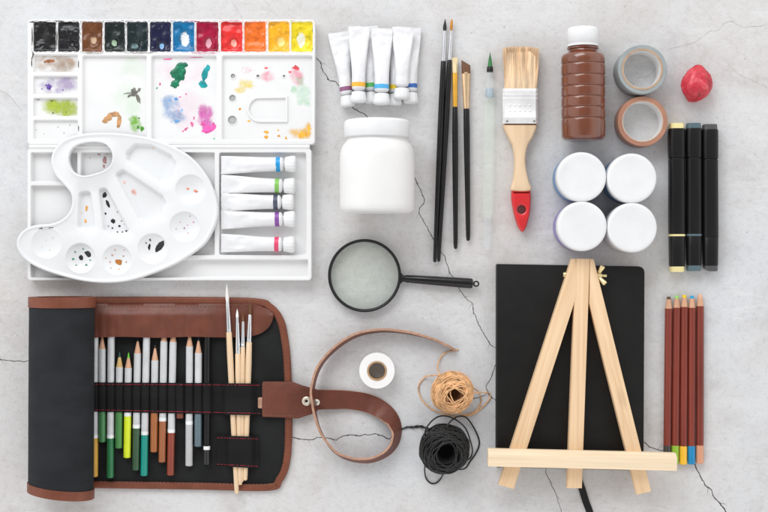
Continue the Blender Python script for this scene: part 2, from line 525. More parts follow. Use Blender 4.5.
# ---------------------------------------------------------------- paint box
ZL, ZB = 14.0, 13.0
paint_box = thing('paint_box', 'open white plastic watercolour box with a row of filled paint wells along its top', 'paint box', (*W(171, 150), 0))
def tray_loops(outline, z, h0=0.0, r=4):
    o = fillet(WP(outline, z), r)
    return o, [(inset(o, -.3), h0), (o, z-.6), (inset(o, .6), z)]
def well(loops, pts, z, zf, r=2.0, slope=.9, zz=None):
    o = fillet(WP(pts, zz or z), r, 4)
    loops += [(o, z), (inset(o, .35), z-.5), (inset(o, slope), zf+.5), (inset(o, slope+.5), zf)]
    return o
def rc(x0, y0, x1, y1): return [(x0, y0), (x1, y0), (x1, y1), (x0, y1)]

# upper half: twelve paint wells, four small mixing cells, three large mixing areas
outer, loops = tray_loops(rc(27.5, 19.5, 315, 144.5), ZL)
wx = [(33, 56), (57.5, 79.5), (81.5, 102.5), (104, 125), (126.5, 148), (149.5, 171), (172.5, 194.5), (196, 218.5), (220.5, 242.5), (244, 266), (268, 289.5), (291, 313)]
for a, b in wx: well(loops, rc(a, 21.5, b, 51.5), ZL, 7, 2)
for a, b in ((54, 73), (75.5, 95), (97.5, 117), (119.5, 140)): well(loops, rc(33, a, 78, b), ZL, 10.8, 2)
ZF = 10.3
well(loops, rc(82, 55, 147, 140.5), ZL, ZF, 3)
well(loops, rc(151, 55, 217, 140.5), ZL, ZF, 3)
well(loops, rc(221.5, 55, 313, 140.5), ZL, ZF, 3)
holes = []
sockets = ((232.5, 98, 3.3), (232.3, 120, 4.4), (233, 76, 2.4), (258, 76, 1.6), (284, 76, 1.3))
for x, y, r in sockets:
    c = W(x, y, ZF)
    o = [(c[0]+r*cos(k*pi/12), c[1]+r*sin(k*pi/12)) for k in range(24)]
    loops += [(inset(o, -1.2), ZF), (inset(o, -.9), ZF+.5), (o, ZF+.5), (inset(o, .25), ZF-.6), (inset(o, .5), ZF-1.0)]
# raised D-shaped thumb rest
D = [(246.5, 109)] + [(260+13.5*cos(radians(a)), 109-13.5*sin(radians(a))) for a in range(165, 90, -15)] + [(288, 95.5), (288, 122.5)] + [(260+13.5*cos(radians(a)), 109-13.5*sin(radians(a))) for a in range(270, 180, -15)]
o = WP(D, ZF)
loops += [(o, ZF), (inset(o, .5), ZF+1.6), (inset(o, 2.2), ZF+1.6), (inset(o, 2.8), ZF-.6)]
bm = bmesh.new(); relief(bm, inset(outer, -.3), loops)
for f in bm.faces:               # grey socket floors stand in for concrete seen through open holes
    c = f.calc_center_median()
    if any(hypot(c.x-W(x, y, ZF)[0], c.y-W(x, y, ZF)[1]) < r for x, y, r in sockets): f.material_index = 1
lid = obj('mixing_tray', bm, [white_plastic, M('hole_grey', (.46, .46, .455), .5)], paint_box, recalc=False, ang=40)
# lower half: storage tray
outer, loops = tray_loops(rc(27.5, 148.5, 311.5, 280.5), ZB)
well(loops, rc(30.5, 152, 77.5, 182), ZB, 6.5, 2)
well(loops, rc(30.5, 185, 77.5, 255.5), ZB, 6.5, 2)
well(loops, rc(80.5, 152, 123, 255.5), ZB, 6.5, 2)
well(loops, rc(126, 152, 214.8, 255.5), ZB, 6.5, 2)
well(loops, rc(218.7, 152, 306.5, 255.5), ZB, 6.5, 3)
well(loops, rc(30.5, 259, 308.5, 278), ZB, 6.5, 2)
bm = bmesh.new(); relief(bm, inset(outer, -.3), loops)
obj('storage_tray', bm, white_plastic, paint_box, recalc=False, ang=40)
# hinge barrels
for a, b in ((29.5, 310),):
    bm = bmesh.new()
    A, B = W3(a, 146.6, 11), W3(b, 146.6, 11)
    L = (B-A).length
    rod(bm, A, B, [(0, 2.2), (.5, 2.9), (L-.5, 2.9), (L, 2.2)], 14)
    obj('hinge', bm, white_plastic, paint_box)
# paint fillings
fills = [
 ((.012, .012, .013), None, 0, 0, 0, 0), ((.012, .012, .014), (.06, .06, .07), 3, -7, 2, 2),
 ((.150, .052, .018), (.50, .33, .20), 1, -3, 3.2, 4.2), ((.010, .017, .016), (.38, .52, .36), -1, -6, 3, 3.4),
 ((.010, .022, .025), (.10, .17, .18), -3, -9, 4, 3), ((.009, .011, .045), (.25, .48, .75), 1, -9, 2.6, 3.4),
 ((.003, .155, .36), (.78, .80, .80), 1, -2, 4.6, 8), ((.34, .005, .040), (.72, .35, .42), 1, -6, 3.2, 5),
 ((.72, .030, .028), (.86, .42, .34), 2, -6, 3.4, 4.2), ((.80, .165, .020), None, 0, 0, 0, 0),
 ((.84, .42, .018), (.84, .66, .22), 2, -5, 4.2, 5.5), ((.78, .62, .018), (.80, .80, .66), -1, -3, 4.6, 8)]
for i, ((a, b), (col, spot, sx, sy, rx, ry)) in enumerate(zip(wx, fills)):
    cx, cy = W((a+b)/2, 36.5, 13)
    hw, hh = (b-a)/2+.5, 15.4
    bm = bmesh.new(); nx, ny = 30, 40; sd = i*13.7; G = []
    for ix in range(nx+1):
        col_ = []
        for iy in range(ny+1):
            u, v = -1+2*ix/nx, -1+2*iy/ny
            e = max(abs(u), abs(v))
            x = u*hw + .7*noise.noise((v*3+sd, u*.5, 1))*abs(u); y = v*hh + .8*noise.noise((u*3+sd, v*.5, 2))*abs(v)
            z = 11.8 + 1.7*noise.noise((u*1.3+sd, v*1.8, 0)) + (.2 + .75*max(0, noise.noise((u*1.1+sd, v*1.3, 9))*2))*noise.noise((u*5+sd, v*6, 3))
            if spot:
                z -= 2.6*exp(-(((x-sx)/(rx+1))**2+((y-sy)/(ry+1))**2)**2)
            k = max(0, min(1, (e-.80)/.2)); k = k*k*(3-2*k)
            z = z*(1-k) + (ZL+.12+.25*max(0, noise.noise((u*6+sd, v*6, 7))))*k
            col_.append(bm.verts.new((cx+x, cy+y, z)))
        G.append(col_)
    cut = .13
    for ix in range(nx):
        for iy in range(ny):
            e = max(abs(-1+2*(ix+.5)/nx), abs(-1+2*(iy+.5)/ny))
            if e > .93 and noise.noise((ix*.23+sd, iy*.23, 5)) > cut: continue
            bm.faces.new((G[ix][iy], G[ix+1][iy], G[ix+1][iy+1], G[ix][iy+1]))
    bmesh.ops.delete(bm, geom=[v for v in bm.verts if not v.link_faces], context='VERTS')
    obj('paint_filling', bm, pan_paint('pan_paint', col, spot, (sx, sy), (max(rx, 1), max(ry, 1))), paint_box, at=(cx, cy, 12), recalc=False, ang=60)

# dried paint on the mixing areas
def dab(lst, col, z, h=.35, jag=.4, name='paint_stain', parent=None, rough=.4):
    m = M('dried_paint', col, rough, var=.35, vs=160, bump=.4, bs=350)
    for x, y, rx, ry, a in lst:
        bm = bmesh.new(); X, Y = W(x, y, z); blob(bm, X, Y, rx, ry, radians(a), z, h, 22, jag)
        obj(name, bm, m, parent or paint_box, recalc=False, ang=60)
def stain(lst, col, alpha, z, sc=180, parent=None):
    m = wash('paint_wash', col, alpha, sc)
    for k, (x, y, rx, ry, a) in enumerate(lst):
        bm = bmesh.new(); X, Y = W(x, y, z); film(bm, X, Y, rx, ry, radians(a), z+.06+.02*k)
        obj('paint_stain', bm, m, parent or paint_box, recalc=False, smooth=False)
dab([(179, 73, 7, 8.5, -20), (175, 84, 5, 4, 30), (182, 66, 5, 4, 10)], (.004, .17, .085), ZF, .9)
dab([(205, 74, 3, 7, -12), (203, 84, 4, 4, 10), (208, 68, 2, 3, 0)], (.005, .30, .32), ZF, .5)
dab([(134, 92, 3.2, 4, 10), (131, 95, 4.5, 1.3, 30), (138, 98, 2, 5, 15), (128, 93, 5, .6, 10), (139, 90, 1.5, 2.5, -30)], (.20, .19, .165), ZF, .2, .5)
dab([(109, 117, 5, 3.2, 40), (114, 114, 5, 2.6, 10), (119, 121, 2.2, 7, -8), (105, 121, 2.5, 2.5, 0)], (.50, .27, .12), ZF, .3, .5)
stain([(136, 124, 7, 9, 0), (133, 120, 5, 5, 0)], (.22, .55, .03), .85, ZF, 260)
dab([(142, 129, 2, 2.5, 0), (138, 127, 1.4, 1.8, 0), (139, 118, 1, 1, 0)], (.07, .30, .02), ZF, .2, .5)
stain([(134, 72, 16, 22, 0), (128, 100, 20, 20, 0)], (.55, .82, .50), .22, ZF, 60)
stain([(172, 108, 12, 15, 20), (178, 118, 10, 9, 0), (168, 102, 6, 8, 0)], (.32, .48, .74), .75, ZF, 210)
dab([(177, 121, 2.5, 1.6, 20), (176, 99, 2, 1.5, 0), (170, 100, 1.4, 1, 0), (182, 110, 1, 1.4, 0)], (.18, .40, .75), ZF, .15, .5)
stain([(206, 117, 9, 12, -8), (205, 112, 9, 9, 10), (208, 126, 8, 8, 0)], (.78, .16, .55), .95, ZF, 230)
dab([(208, 129, 6, 4, 30), (214, 126, 2, 3, 0), (203, 124, 3, 2, 0)], (.80, .10, .38), ZF, .2, .6)
stain([(185, 70, 28, 18, 0), (190, 110, 24, 22, 0)], (.90, .55, .72), .25, ZF, 70)
dab([(186, 129, 2.2, 1.2, 40), (192, 124, 1.4, 2.6, 10), (183, 131, 1, 1, 0), (160, 84, .8, 1.6, 0), (186, 94, 1, .8, 0), (180, 97, 1.2, .8, 0), (194, 118, .8, 1.6, 0), (168, 59, 5, .8, 5), (196, 57, 6, .7, 0)], (.85, .16, .36), ZF, .12, .5)
dab([(157, 88, 1.2, .8, 40), (214, 140, 1.2, 2, 0)], (.15, .55, .28), ZF, .12, .5)
stain([(246, 84, 9, 5, -15), (240, 90, 7, 4, 0)], (.92, .72, .08), .8, ZF, 260)
stain([(268, 76, 8, 6, 10), (246, 70, 6, 4, 0), (297, 77, 8, 10, 40)], (.92, .32, .42), .62, ZF, 230)
dab([(296, 68, 3.2, 2.2, -20), (266, 68, 1.6, 1, 0), (290, 72, 1.5, 1, 0)], (.88, .10, .12), ZF, .12, .6)
stain([(304, 96, 9, 13, 10), (300, 80, 5, 5, 0), (294, 90, 4, 5, 0)], (.42, .76, .48), .6, ZF, 180)
stain([(300, 134, 12, 6, -8), (307, 130, 5, 8, 0)], (.92, .52, .06), .95, ZF, 260)
dab([(266, 132, 2.6, 1.6, 10), (266, 137, 2, 1.4, 0), (279, 136, 1.4, 1, 0), (240, 109, 1.3, 1.3, 0), (286, 138, 1.2, 1.5, 30), (309, 130, 1, 6, 0), (302, 135, 5, 2.4, 10), (278, 130, 1, .8, 0), (249, 121, 1.4, 1, 0)], (.88, .38, .04), ZF, .15, .55)
zc = 10.8
stain([(55, 63, 24, 10, 0), (66, 66, 11, 7, 0), (60, 64, 16, 9, 0)], (.58, .48, .40), .75, zc, 240)
dab([(50, 61, 4.5, 2, 10), (45, 62, 1.5, 1, 0)], (.36, .13, .05), zc, .3, .5)
stain([(62, 64, 4, 5, 0), (70, 62, 5, 4, 0)], (.72, .40, .20), .8, zc, 300)
stain([(58, 85, 21, 10, 6), (68, 82, 10, 8, 0)], (.50, .42, .62), .7, zc, 300)
dab([(49, 87, 2.6, 2.6, 0), (46, 85, 1, 1, 0), (42, 89, .7, .7, 0), (63, 90, 1, .7, 0)], (.13, .07, .34), zc, .2, .5)
stain([(60, 107.5, 19, 10.5, 0), (64, 108, 15, 10, 0), (56, 106, 15, 9, 0), (70, 110, 9, 8, 0)], (.50, .62, .06), .95, zc, 200)
dab([(38, 99, 2, 1.2, 0), (36, 98, 1, 1, 0), (52, 101, 1.4, .8, 0), (53, 113, .9, .9, 0), (66, 112, 1, .8, 0)], (.12, .14, .06), zc, .12, .5)
dab([(58, 127, .8, .6, 0), (70, 125, .7, .8, 0), (44, 134, .6, .6, 0), (64, 133, .7, .5, 0), (36, 130, .6, .6, 0)], (.40, .45, .35), zc, .1, .5)
# grime along the rims of the dark wells
dab([(33, 55, .8, 3, 0), (32.2, 36, .6, 9, 0), (33, 22, 4, .7, 0), (57, 37, .7, 8, 0), (60, 21, 5, .6, 0), (78.5, 64, .5, 4, 0), (78.6, 128, .5, 3, 0), (31.8, 62, .6, 5, 0)], (.10, .09, .085), ZL, .08, .7, 'paint_stain')
stain([(92, 53, 14, 1.6, 0), (140, 52.8, 20, 1.2, 0)], (.30, .24, .20), .6, ZL, 300)
stain([(205, 53, 16, 1.6, 0), (232, 20.6, 12, 1, 0), (190, 21, 8, 1, 0)], (.60, .12, .25), .6, ZL, 300)
# dirt inside the tray seen through the thumb hole
dab([(82, 156, 1.2, 1.4, 0), (99, 154, 1.4, 1.2, 0), (105, 160, 2, 4, 0), (107, 153, 2, 2, 0), (104, 166, 1.2, 2, 0), (90, 158, .6, .6, 0)], (.42, .22, .22), 6.5, .15, .6)

# ---------------------------------------------------------------- kidney palette lying on the box
ZP = 21.0
pal = thing('paint_palette', 'white kidney-shaped plastic palette with thumb hole lying across the watercolour box', 'palette', (*W(115, 208), 13.4))
kid = [(51, 159), (56, 147), (66, 138.5), (82, 134), (104, 132.5), (127, 134), (150, 138), (173, 146.5), (192, 158.5), (207, 177), (215.5, 197), (217.5, 212), (214, 227), (205, 243), (190, 255), (172, 265.5), (150, 274.5), (128, 281), (105, 283), (83, 281.5), (62, 276.5), (43, 270), (28, 262), (19, 252), (16.5, 243), (19.5, 234.5), (27, 228), (37, 225), (50, 224), (61, 220), (68.5, 213), (72, 203), (70.5, 193), (63.5, 184), (55, 174)]
kz = ccw([(p.x, p.y) for p in spline([(*W(x, y, ZP), 0) for x, y in kid], 2.2)])
loops = [(inset(kz, -.5), 13.6), (inset(kz, -.1), ZP-1.2), (inset(kz, .35), ZP-.35), (inset(kz, 1.0), ZP), (inset(kz, 2.2), ZP-.1), (inset(kz, 3.2), ZP-.9), (inset(kz, 4.0), ZP-1.2)]
th = [(68.5, 160), (71, 150), (79, 144), (93, 141.8), (105, 144), (111.5, 152), (111.5, 162), (106, 169), (95, 173.5), (83, 175.5), (73, 171.5)]
tz = ccw([(p.x, p.y) for p in spline([(*W(x, y, ZP), 0) for x, y in th], 1.5)])
loops += [(inset(tz, -2.6), ZP-1.2), (inset(tz, -1.9), ZP-.5), (inset(tz, -1.2), ZP), (inset(tz, -.4), ZP-.1), (tz, ZP-.7), (inset(tz, .3), 14.6)]
ZT = ZP-1.2
bowls = []
for x, y, r, dp in ((46.5, 243, 15, 3.2), (80.5, 258, 14.8, 5.5), (117, 259.5, 14.8, 5.5), (152.5, 248.5, 15, 5.5), (184.5, 226.5, 15, 5.5), (190.5, 189.5, 15, 5.5)):
    c = W(x, y, ZT); r *= 1-ZT/H
    bowls.append((c, r, dp))
    for q in (1.06, 1.0, .94, .86, .74, .58, .4, .2):
        z = ZT - dp*(1-q*q)**.8 if q < 1 else ZT
        if q == .94: z = ZT - dp*.22
        loops.append(([(c[0]+r*q*cos(k*pi/24), c[1]+r*q*sin(k*pi/24)) for k in range(48)], z))
ZW = ZT-5.2
slots = [([(77.5, 190.5), (91.5, 189.5), (96.5, 229), (87, 232), (76, 229.5)], [4, 4, 6, 6, 6]),
         ([(97, 188), (106.5, 186), (131, 231), (126, 236), (110, 236), (102, 231)], [3, 4, 5, 5, 8, 6]),
         ([(113, 173.5), (122.5, 167.5), (164, 195), (167.5, 203), (163, 217), (151, 223), (143, 223.5), (137, 219)], [5, 5, 8, 7, 8, 7, 5, 5]),
         ([(124.5, 152), (134, 142.5), (152, 143.5), (172, 154), (177.5, 163), (175.5, 178), (167, 184.5), (158, 184), (125.5, 161)], [6, 6, 8, 10, 7, 8, 6, 6, 4])]
for pts, rr in slots:
    if ccw(pts) != list(pts): rr = list(reversed(rr)); 
    wp = [W(x, y, ZT) for x, y in pts]
    if ccw(wp) != wp: wp = ccw(wp)
    o = fillet(wp, 6, 7)
    for d, z in ((0, ZT), (.7, ZT-.4), (1.5, ZT-2), (2.3, ZT-3.8), (3.0, ZT-4.8), (3.7, ZW)):
        loops.append((inset(o, d), z))
bm = bmesh.new(); relief(bm, inset(kz, -.5), loops, [inset(tz, .3)])
obj('palette_body', bm, palette_plastic, pal, recalc=False, ang=60)
def bowl_z(x, y):
    for (cx, cy), r, dp in bowls:
        d = hypot(x-cx, y-cy)/r
        if d < 1: return ZT - dp*(1-d*d)**.8 + .2
    return ZW + .05
def specks(lst, col, h=.25, jag=.3):
    m = M('palette_speck', col, .4, var=.3, vs=200)
    for x, y, rx, ry, a in lst:
        bm = bmesh.new(); X, Y = W(x, y, ZT-3); blob(bm, X, Y, rx, ry, radians(a), bowl_z, h, 20, jag)
        obj('paint_speck', bm, m, pal, recalc=False, ang=60)
specks([(104, 195, 2.2, 3, -25), (107.5, 204, 1.5, 4, 25), (112.5, 221, 2.2, 2.6, 20), (105, 213.5, 1, 1.2, 0), (124, 216.5, 1, 1.2, 0), (112, 228, .9, .9, 0), (119, 226, 1.2, 1.2, 0), (126, 231, 1.2, 1, 0), (117, 212, .6, .6, 0), (121, 221, .6, .6, 0), (115, 206, .5, .5, 0), (128, 227, .7, .7, 0), (117, 232, .8, .8, 0), (108, 226, .6, .6, 0), (124, 224, .5, .5, 0), (122, 232, .8, .6, 0)], (.015, .015, .018))
specks([(88, 254, 2.6, 3.6, 55), (80.5, 257.5, 2.2, 2.6, 20), (160, 246, 3.2, 6.5, -38), (149, 247, 1.2, 3, -10), (150, 240, .9, 1.2, 20), (146, 243, .7, .7, 0)], (.012, .014, .013))
specks([(73, 259, 1.2, 1, 0), (86, 265, 1.3, 1, 20), (83, 249, .8, .8, 0), (76, 265, .8, .7, 0), (90, 260, .8, .8, 0), (75, 252, .7, .9, 0)], (.06, .26, .15))
specks([(118.5, 262, 3.6, 2.8, -15)], (.42, .15, .02))
specks([(112, 255, .9, .9, 0), (123, 256, .8, .8, 0), (110, 262, .9, .9, 0), (115, 250, .8, .7, 0), (126, 262, .8, .8, 0), (119, 269, .8, .8, 0), (111, 268, .6, .6, 0), (106, 258, .6, .6, 0), (124, 250, .5, .5, 0)], (.62, .36, .24))
specks([(86, 208, 1.4, 2.8, -10), (85, 221, 1.2, 2.2, 10), (81, 213, .5, .7, 0)], (.85, .42, .12))
specks([(155, 147.8, 3.6, 1.1, -18)], (.90, .40, .08))
specks([(187.5, 188.5, 1.3, 1.0, 0), (195.5, 191, 2.2, 1.2, -20)], (.82, .25, .16))
specks([(133.5, 192, 2.4, 3.2, 35), (124, 182, 1.6, 1.4, 0)], (.85, .52, .47))
specks([(115, 180.5, 1, 1.2, 0), (193.5, 222, 1, .8, 0), (184, 228, .8, .8, 0), (180, 222, .5, .5, 0), (188, 233, .6, .6, 0), (190, 216, .5, .5, 0), (176, 229, .5, .5, 0), (187, 225, .5, .5, 0)], (.60, .22, .40))
specks([(46, 240, .5, .5, 0), (53, 238, .5, .4, 0), (42, 247, .4, .4, 0), (50, 250, .6, .4, 0)], (.65, .55, .45))

# ---------------------------------------------------------------- paint tubes
def paint_tube(label, group, col, crimp, cap, wc, d, zc, sd, zfloor=0.0, band=True):
    """crimp, cap: photo mm of the crimped end's middle and of the cap's outer end"""
    zt = zfloor + zc
    A, B = Vector((*W(*crimp, zt + d*.5), 0)), Vector((*W(*cap, zt + d*.5), 0))
    dv = (B-A); L = dv.length
    o = thing('paint_tube', label, 'paint tube', (A.x, A.y, zt), atan2(dv.y, dv.x) - pi/2, group, local=True)
    lb = L - 15.0; r = d/2
    bm = bmesh.new(); rings = []; n = 40
    ts = [0, .012, .05, .075, .09, .12] + [.15+.05*j for j in range(16)] + [.93, .96, 1.0]
    for t in ts:
        y = t*lb; k = min(1, t/.85); k = k*k*(3-2*k)
        wx_ = (wc/2)*(1-k) + r*k; hz = .55*(1-k) + r*k if t > .09 else .45 + .25*(t > .02)
        zcn = (r*.75)*(1-k) + r*k
        p = 2.0 + 1.2*(1-k)
        rr = ring(Vector((0, y, zcn)), Vector((1, 0, 0)), Vector((0, 0, 1)), wx_, hz, n, p)
        if .1 < t < .93:
            rr = [q + Vector((0, 0, 1))*((2.6*noise.noise((q.x*.13+sd, y*.075, sd)) + 4.2*(.25-abs(noise.noise((q.x*.15+sd, y*.10, sd+4)))))*(1-k*.6)*(.6 if q.z > zcn else .2)) for q in rr]
        sl = .16*noise.noise((sd*3.1, 0, 7)) + .05*noise.noise((sd, 4, 1))
        fade = max(0, 1-t/.3)
        rr = [q + Vector((0, (q.x*sl + .5*noise.noise((q.x*.4, sd, 2)))*fade, .5*noise.noise((q.x*.22+sd, y*.3, 5))*fade)) for q in rr]
        rings.append(rr)
    for y, q in ((lb+.8, .97), (lb+2.0, .80), (lb+3.0, .48), (lb+5, .46)):
        rings.append(ring(Vector((0, y, r)), Vector((1, 0, 0)), Vector((0, 0, 1)), r*q, r*q, n))
    loft(bm, rings)
    obj('tube_body', bm, tube_white, o, ang=50)
    bm = bmesh.new()
    loft(bm, [ring(Vector((0, y, r)), Vector((1, 0, 0)), Vector((0, 0, 1)), r+q, r+q, n) for y, q in ((lb-5.2, -.1), (lb-5.1, .14), (lb-.9, .14), (lb-.8, -.1))])
    if band:
        obj('colour_band', bm, M('label_band', col, .4, var=.08), o)
    else: bm.free()
    bm = bmesh.new()
    rr = [(lb+3.6, .7), (lb+3.9, .88), (lb+5.0, .93), (lb+8, 1.0), (lb+11, 1.07), (lb+12.8, 1.05), (lb+14, .96), (lb+14.7, .8), (lb+15, .5)]
    rings = []
    for y, q in rr:
        q *= 1.08
        rings.append([Vector((r*q*cos(a)*(1+.018*cos(14*a)), y, r+r*q*sin(a)*.92*(1+.018*cos(14*a)))) for a in (2*pi*k/84 for k in range(84))])
    loft(bm, rings)
    obj('cap', bm, lid_plastic, o, ang=50)
g = 'paint tubes in the watercolour box'
for i, (nm, col, cy0, cy1, x1) in enumerate((('blue', (.01, .30, .66), 165, 164, 296.5), ('green', (.22, .50, .10), 183.8, 186.3, 295.5), ('dark grey', (.075, .08, .13), 202, 202, 294), ('purple', (.22, .07, .33), 220, 218.8, 295.5), ('pink red', (.72, .06, .15), 243, 244.5, 295))):
    paint_tube('white paint tube with %s band lying in the tray of the paint box' % nm, g, col, (221, cy0), (x1, cy1), 18, 14.2, 0, i*7.3+1, 6.7)
g = 'paint tubes fanned out above the white jar'
up = [('mauve', (.26, .10, .20), (339, 32), (348.5, 107), 22, 13, 0, True),
      ('green', (.10, .42, .12), (368, 26), (371.5, 103.5), 20, 12.5, 0, True),
      ('yellow', (.80, .55, .02), (398, 29), (394.5, 105.5), 18, 12.5, 0, True),
      ('navy blue', (.035, .13, .42), (411, 28), (410.5, 104), 20, 13, 0, True),
      ('orange', (.86, .43, .04), (359, 26), (358.5, 103), 21, 13.5, 8, True),
      ('sky blue', (.08, .42, .76), (382, 28), (381.5, 105), 21, 14.5, 8, True),
      ('white', (.8, .8, .8), (403, 26.5), (401.5, 99.5), 21, 13.8, 8, False)]
for i, (nm, col, a, b, wc, d, z, bd) in enumerate(up):
    lab = 'white paint tube with %s band in the row above the white jar' % nm if bd else 'white paint tube without coloured band, on top at the right of the row'
    paint_tube(lab, g, col, a, b, wc, d, z, 60+i*5.1, 0, bd)

# ---------------------------------------------------------------- big white jar lying down
zr = 36.0
jx, jy = W(377, 213, zr)
jar = thing('paint_jar', 'large white plastic jar with screw lid lying on its side', 'jar', (jx, jy, 0), local=True)
L = 77
bm = bmesh.new()
lathe_y(bm, [(0, 28), (.4, 31.5), (1.6, 34.3), (4, 35.8), (8, 36.2), (30, 36.4), (52, 36.3), (58, 35.9), (62, 34.9), (66, 32.8), (69, 30.3), (71, 29.2), (73.5, 29)], (0, 0, 36.4), 96)
obj('jar_body', bm, jar_plastic, jar, ang=50)
bm = bmesh.new()
lathe_y(bm, [(73, 29.5), (73.1, 31.4), (73.8, 31.9), (87, 31.9), (88.6, 31.4), (89.8, 30), (90.2, 28)], (0, 0, 36.4), 240, mod=lambda a, y: 1+.006*cos(80*a)*(73.5 < y < 88))
obj('screw_lid', bm, lid_plastic, jar, ang=60)

# ---------------------------------------------------------------- loose brushes
def paintbrush(name, label, A, B, z, hair, hair_prof, fer, fer_prof, han, han_prof, group=None, parts=('bristles', 'ferrule', 'handle'), angled=None, n=16):
    a, b = W3(*A, z), W3(*B, z)
    o = thing(name, label, 'paintbrush', ((a.x+b.x)/2, (a.y+b.y)/2, 0), group=group)
    for nm, m, pr in ((parts[0], hair, hair_prof), (parts[1], fer, fer_prof), (parts[2], han, han_prof)):
        bm = bmesh.new()
        if nm == 'bristles' and angled:
            d = (b-a).normalized(); u = d.cross(Vector((0, 0, 1))).normalized()
            rod(bm, a, b, pr, n, 3)
            for v in bm.verts:
                s = (v.co-a).dot(u); t = (v.co-a).dot(d)
                if t < pr[-1][0]*.6: v.co += d*(angled*s)
        else:
            rod(bm, a, b, pr, n)
        obj(nm, bm, m, o, ang=40)
    return o
hair_black = M('black_hair', (.02, .02, .022), .6, var=.5, vs=60, stretch=(12, 1, 12), bump=.5, bs=300)
hair_orange = M('orange_hair', (.50, .20, .025), .55, var=.35, vs=60, stretch=(12, 1, 12), bump=.5, bs=300)
hair_cream = M('cream_hair', (.78, .62, .36), .6, var=.2, vs=60, stretch=(12, 1, 12), bump=.5, bs=300)
hair_brown = M('brown_hair', (.13, .052, .018), .5, var=.4, vs=60, stretch=(12, 1, 12), bump=.5, bs=300)
hair_white = M('white_hair', (.80, .79, .76), .6, var=.12, vs=60, stretch=(12, 1, 12), bump=.4, bs=300)
gold = M('gold_ferrule', (.86, .46, .06), .32, metal=.6, var=.1, vs=80)
copper = M('copper_ferrule', (.80, .58, .36), .34, metal=.85, var=.12, vs=80)
paintbrush('round_brush', 'long thin black handled brush with black pointed tip, silver ferrule', (445.2, 18.5), (434.8, 262), 5,
    hair_black, [(0, .1), (3, .8), (7, 1.75), (10, 1.9), (12.5, 1.4)], silver, [(12, 1.45), (13, 1.5), (40, 2.1), (42.6, 2.2)], black_lacquer,
    [(42.4, 2.2), (43, 2.45), (55, 2.7), (80, 2.95), (110, 3.0), (150, 2.75), (200, 2.3), (238, 1.9), (242, 1.7), (243, .8)])
paintbrush('round_brush', 'long thin black handled brush with tiny orange tip, silver ferrule', (451.8, 18.8), (438.7, 261), 5,
    hair_orange, [(0, .3), (2, 1.2), (7, 1.45), (12, 1.2)], silver, [(11.5, 1.2), (12.5, 1.25), (38, 1.9), (41.2, 2.0)], black_lacquer,
    [(41, 2.0), (42, 2.3), (55, 2.55), (85, 2.75), (120, 2.75), (160, 2.5), (205, 2.1), (238, 1.75), (241.5, 1.5), (242.5, .7)])
paintbrush('flat_brush', 'black handled brush with cream bristles and bright orange gold ferrule', (454.8, 57.5), (455.6, 249), 5,
    hair_cream, [(0, (2.6, .5)), (.5, (2.8, .9)), (8, (2.7, 1.6)), (15.5, (2.4, 2.0))], gold, [(15, (2.5, 1.9)), (16, (2.6, 2.0)), (30, (2.5, 2.3)), (48, (2.3, 2.3)), (49.3, (2.2, 2.2))], black_lacquer,
    [(49, 2.2), (50, 2.5), (70, 2.9), (100, 2.95), (140, 2.6), (185, 2.2), (189.5, 1.8), (190.8, .8)])
paintbrush('angled_brush', 'short black handled brush with slanted brown bristles and copper ferrule', (465.8, 62.6), (468.2, 240.5), 5,
    hair_brown, [(0, (4.2, .4)), (.6, (4.5, .8)), (6, (4.4, 1.5)), (11, (4.2, 1.8))], copper, [(9.5, (4.3, 1.8)), (10.5, (4.4, 1.9)), (26, (3.6, 2.3)), (44, (3.0, 2.9)), (46, (2.9, 2.9))], black_lacquer,
    [(45.6, 2.7), (46.5, 2.95), (65, 3.2), (90, 3.0), (130, 2.6), (172, 2.2), (176.5, 1.8), (177.6, .8)], angled=-.62, n=20)
# water brush
a, b = W3(490.2, 52, 6), W3(487.2, 250, 6)
wb = thing('water_brush', 'translucent pale plastic water brush with green stained pointed tip', 'paintbrush', ((a.x+b.x)/2, (a.y+b.y)/2, 0))
green_hair = M('green_hair', (.03, .16, .05), .5, var=.4, vs=60, stretch=(12, 1, 12))
milky = clear('milky_plastic', (.985, .995, .985), (.82, .87, .82), .2, .3)
clearp = clear('clear_plastic', (.98, .985, .985), (.80, .84, .86), .16, .12)
for nm, m, pr in (('bristles', green_hair, [(0, .1), (5, 1.1), (10, 2.0), (15, 2.4)]), ('collar', black_plastic, [(14.5, 2.6), (15, 3.0), (18.5, 3.2), (20, 3.2)]),
                  ('clear_nozzle', clearp, [(19.8, 3.0), (20.2, 3.4), (27, 3.6), (30, 4.4), (46, 4.8)]), ('inner_plug', M('blue_grey_plug', (.34, .44, .50), .4), [(36.5, 3.6), (37, 3.9), (44.5, 3.9), (45, 3.6)]),
                  ('barrel', milky, [(45.5, 4.6), (46, 5.3), (70, 5.8), (120, 6.1), (158, 5.9), (163, 4.6), (165, 4.2)]), ('end_cap', clearp, [(164.5, 4.0), (165, 4.8), (190, 4.4), (196, 3.6), (197.5, 2)])):
    bm = bmesh.new(); rod(bm, a, b, pr, 20); obj(nm, bm, m, wb, ang=40)
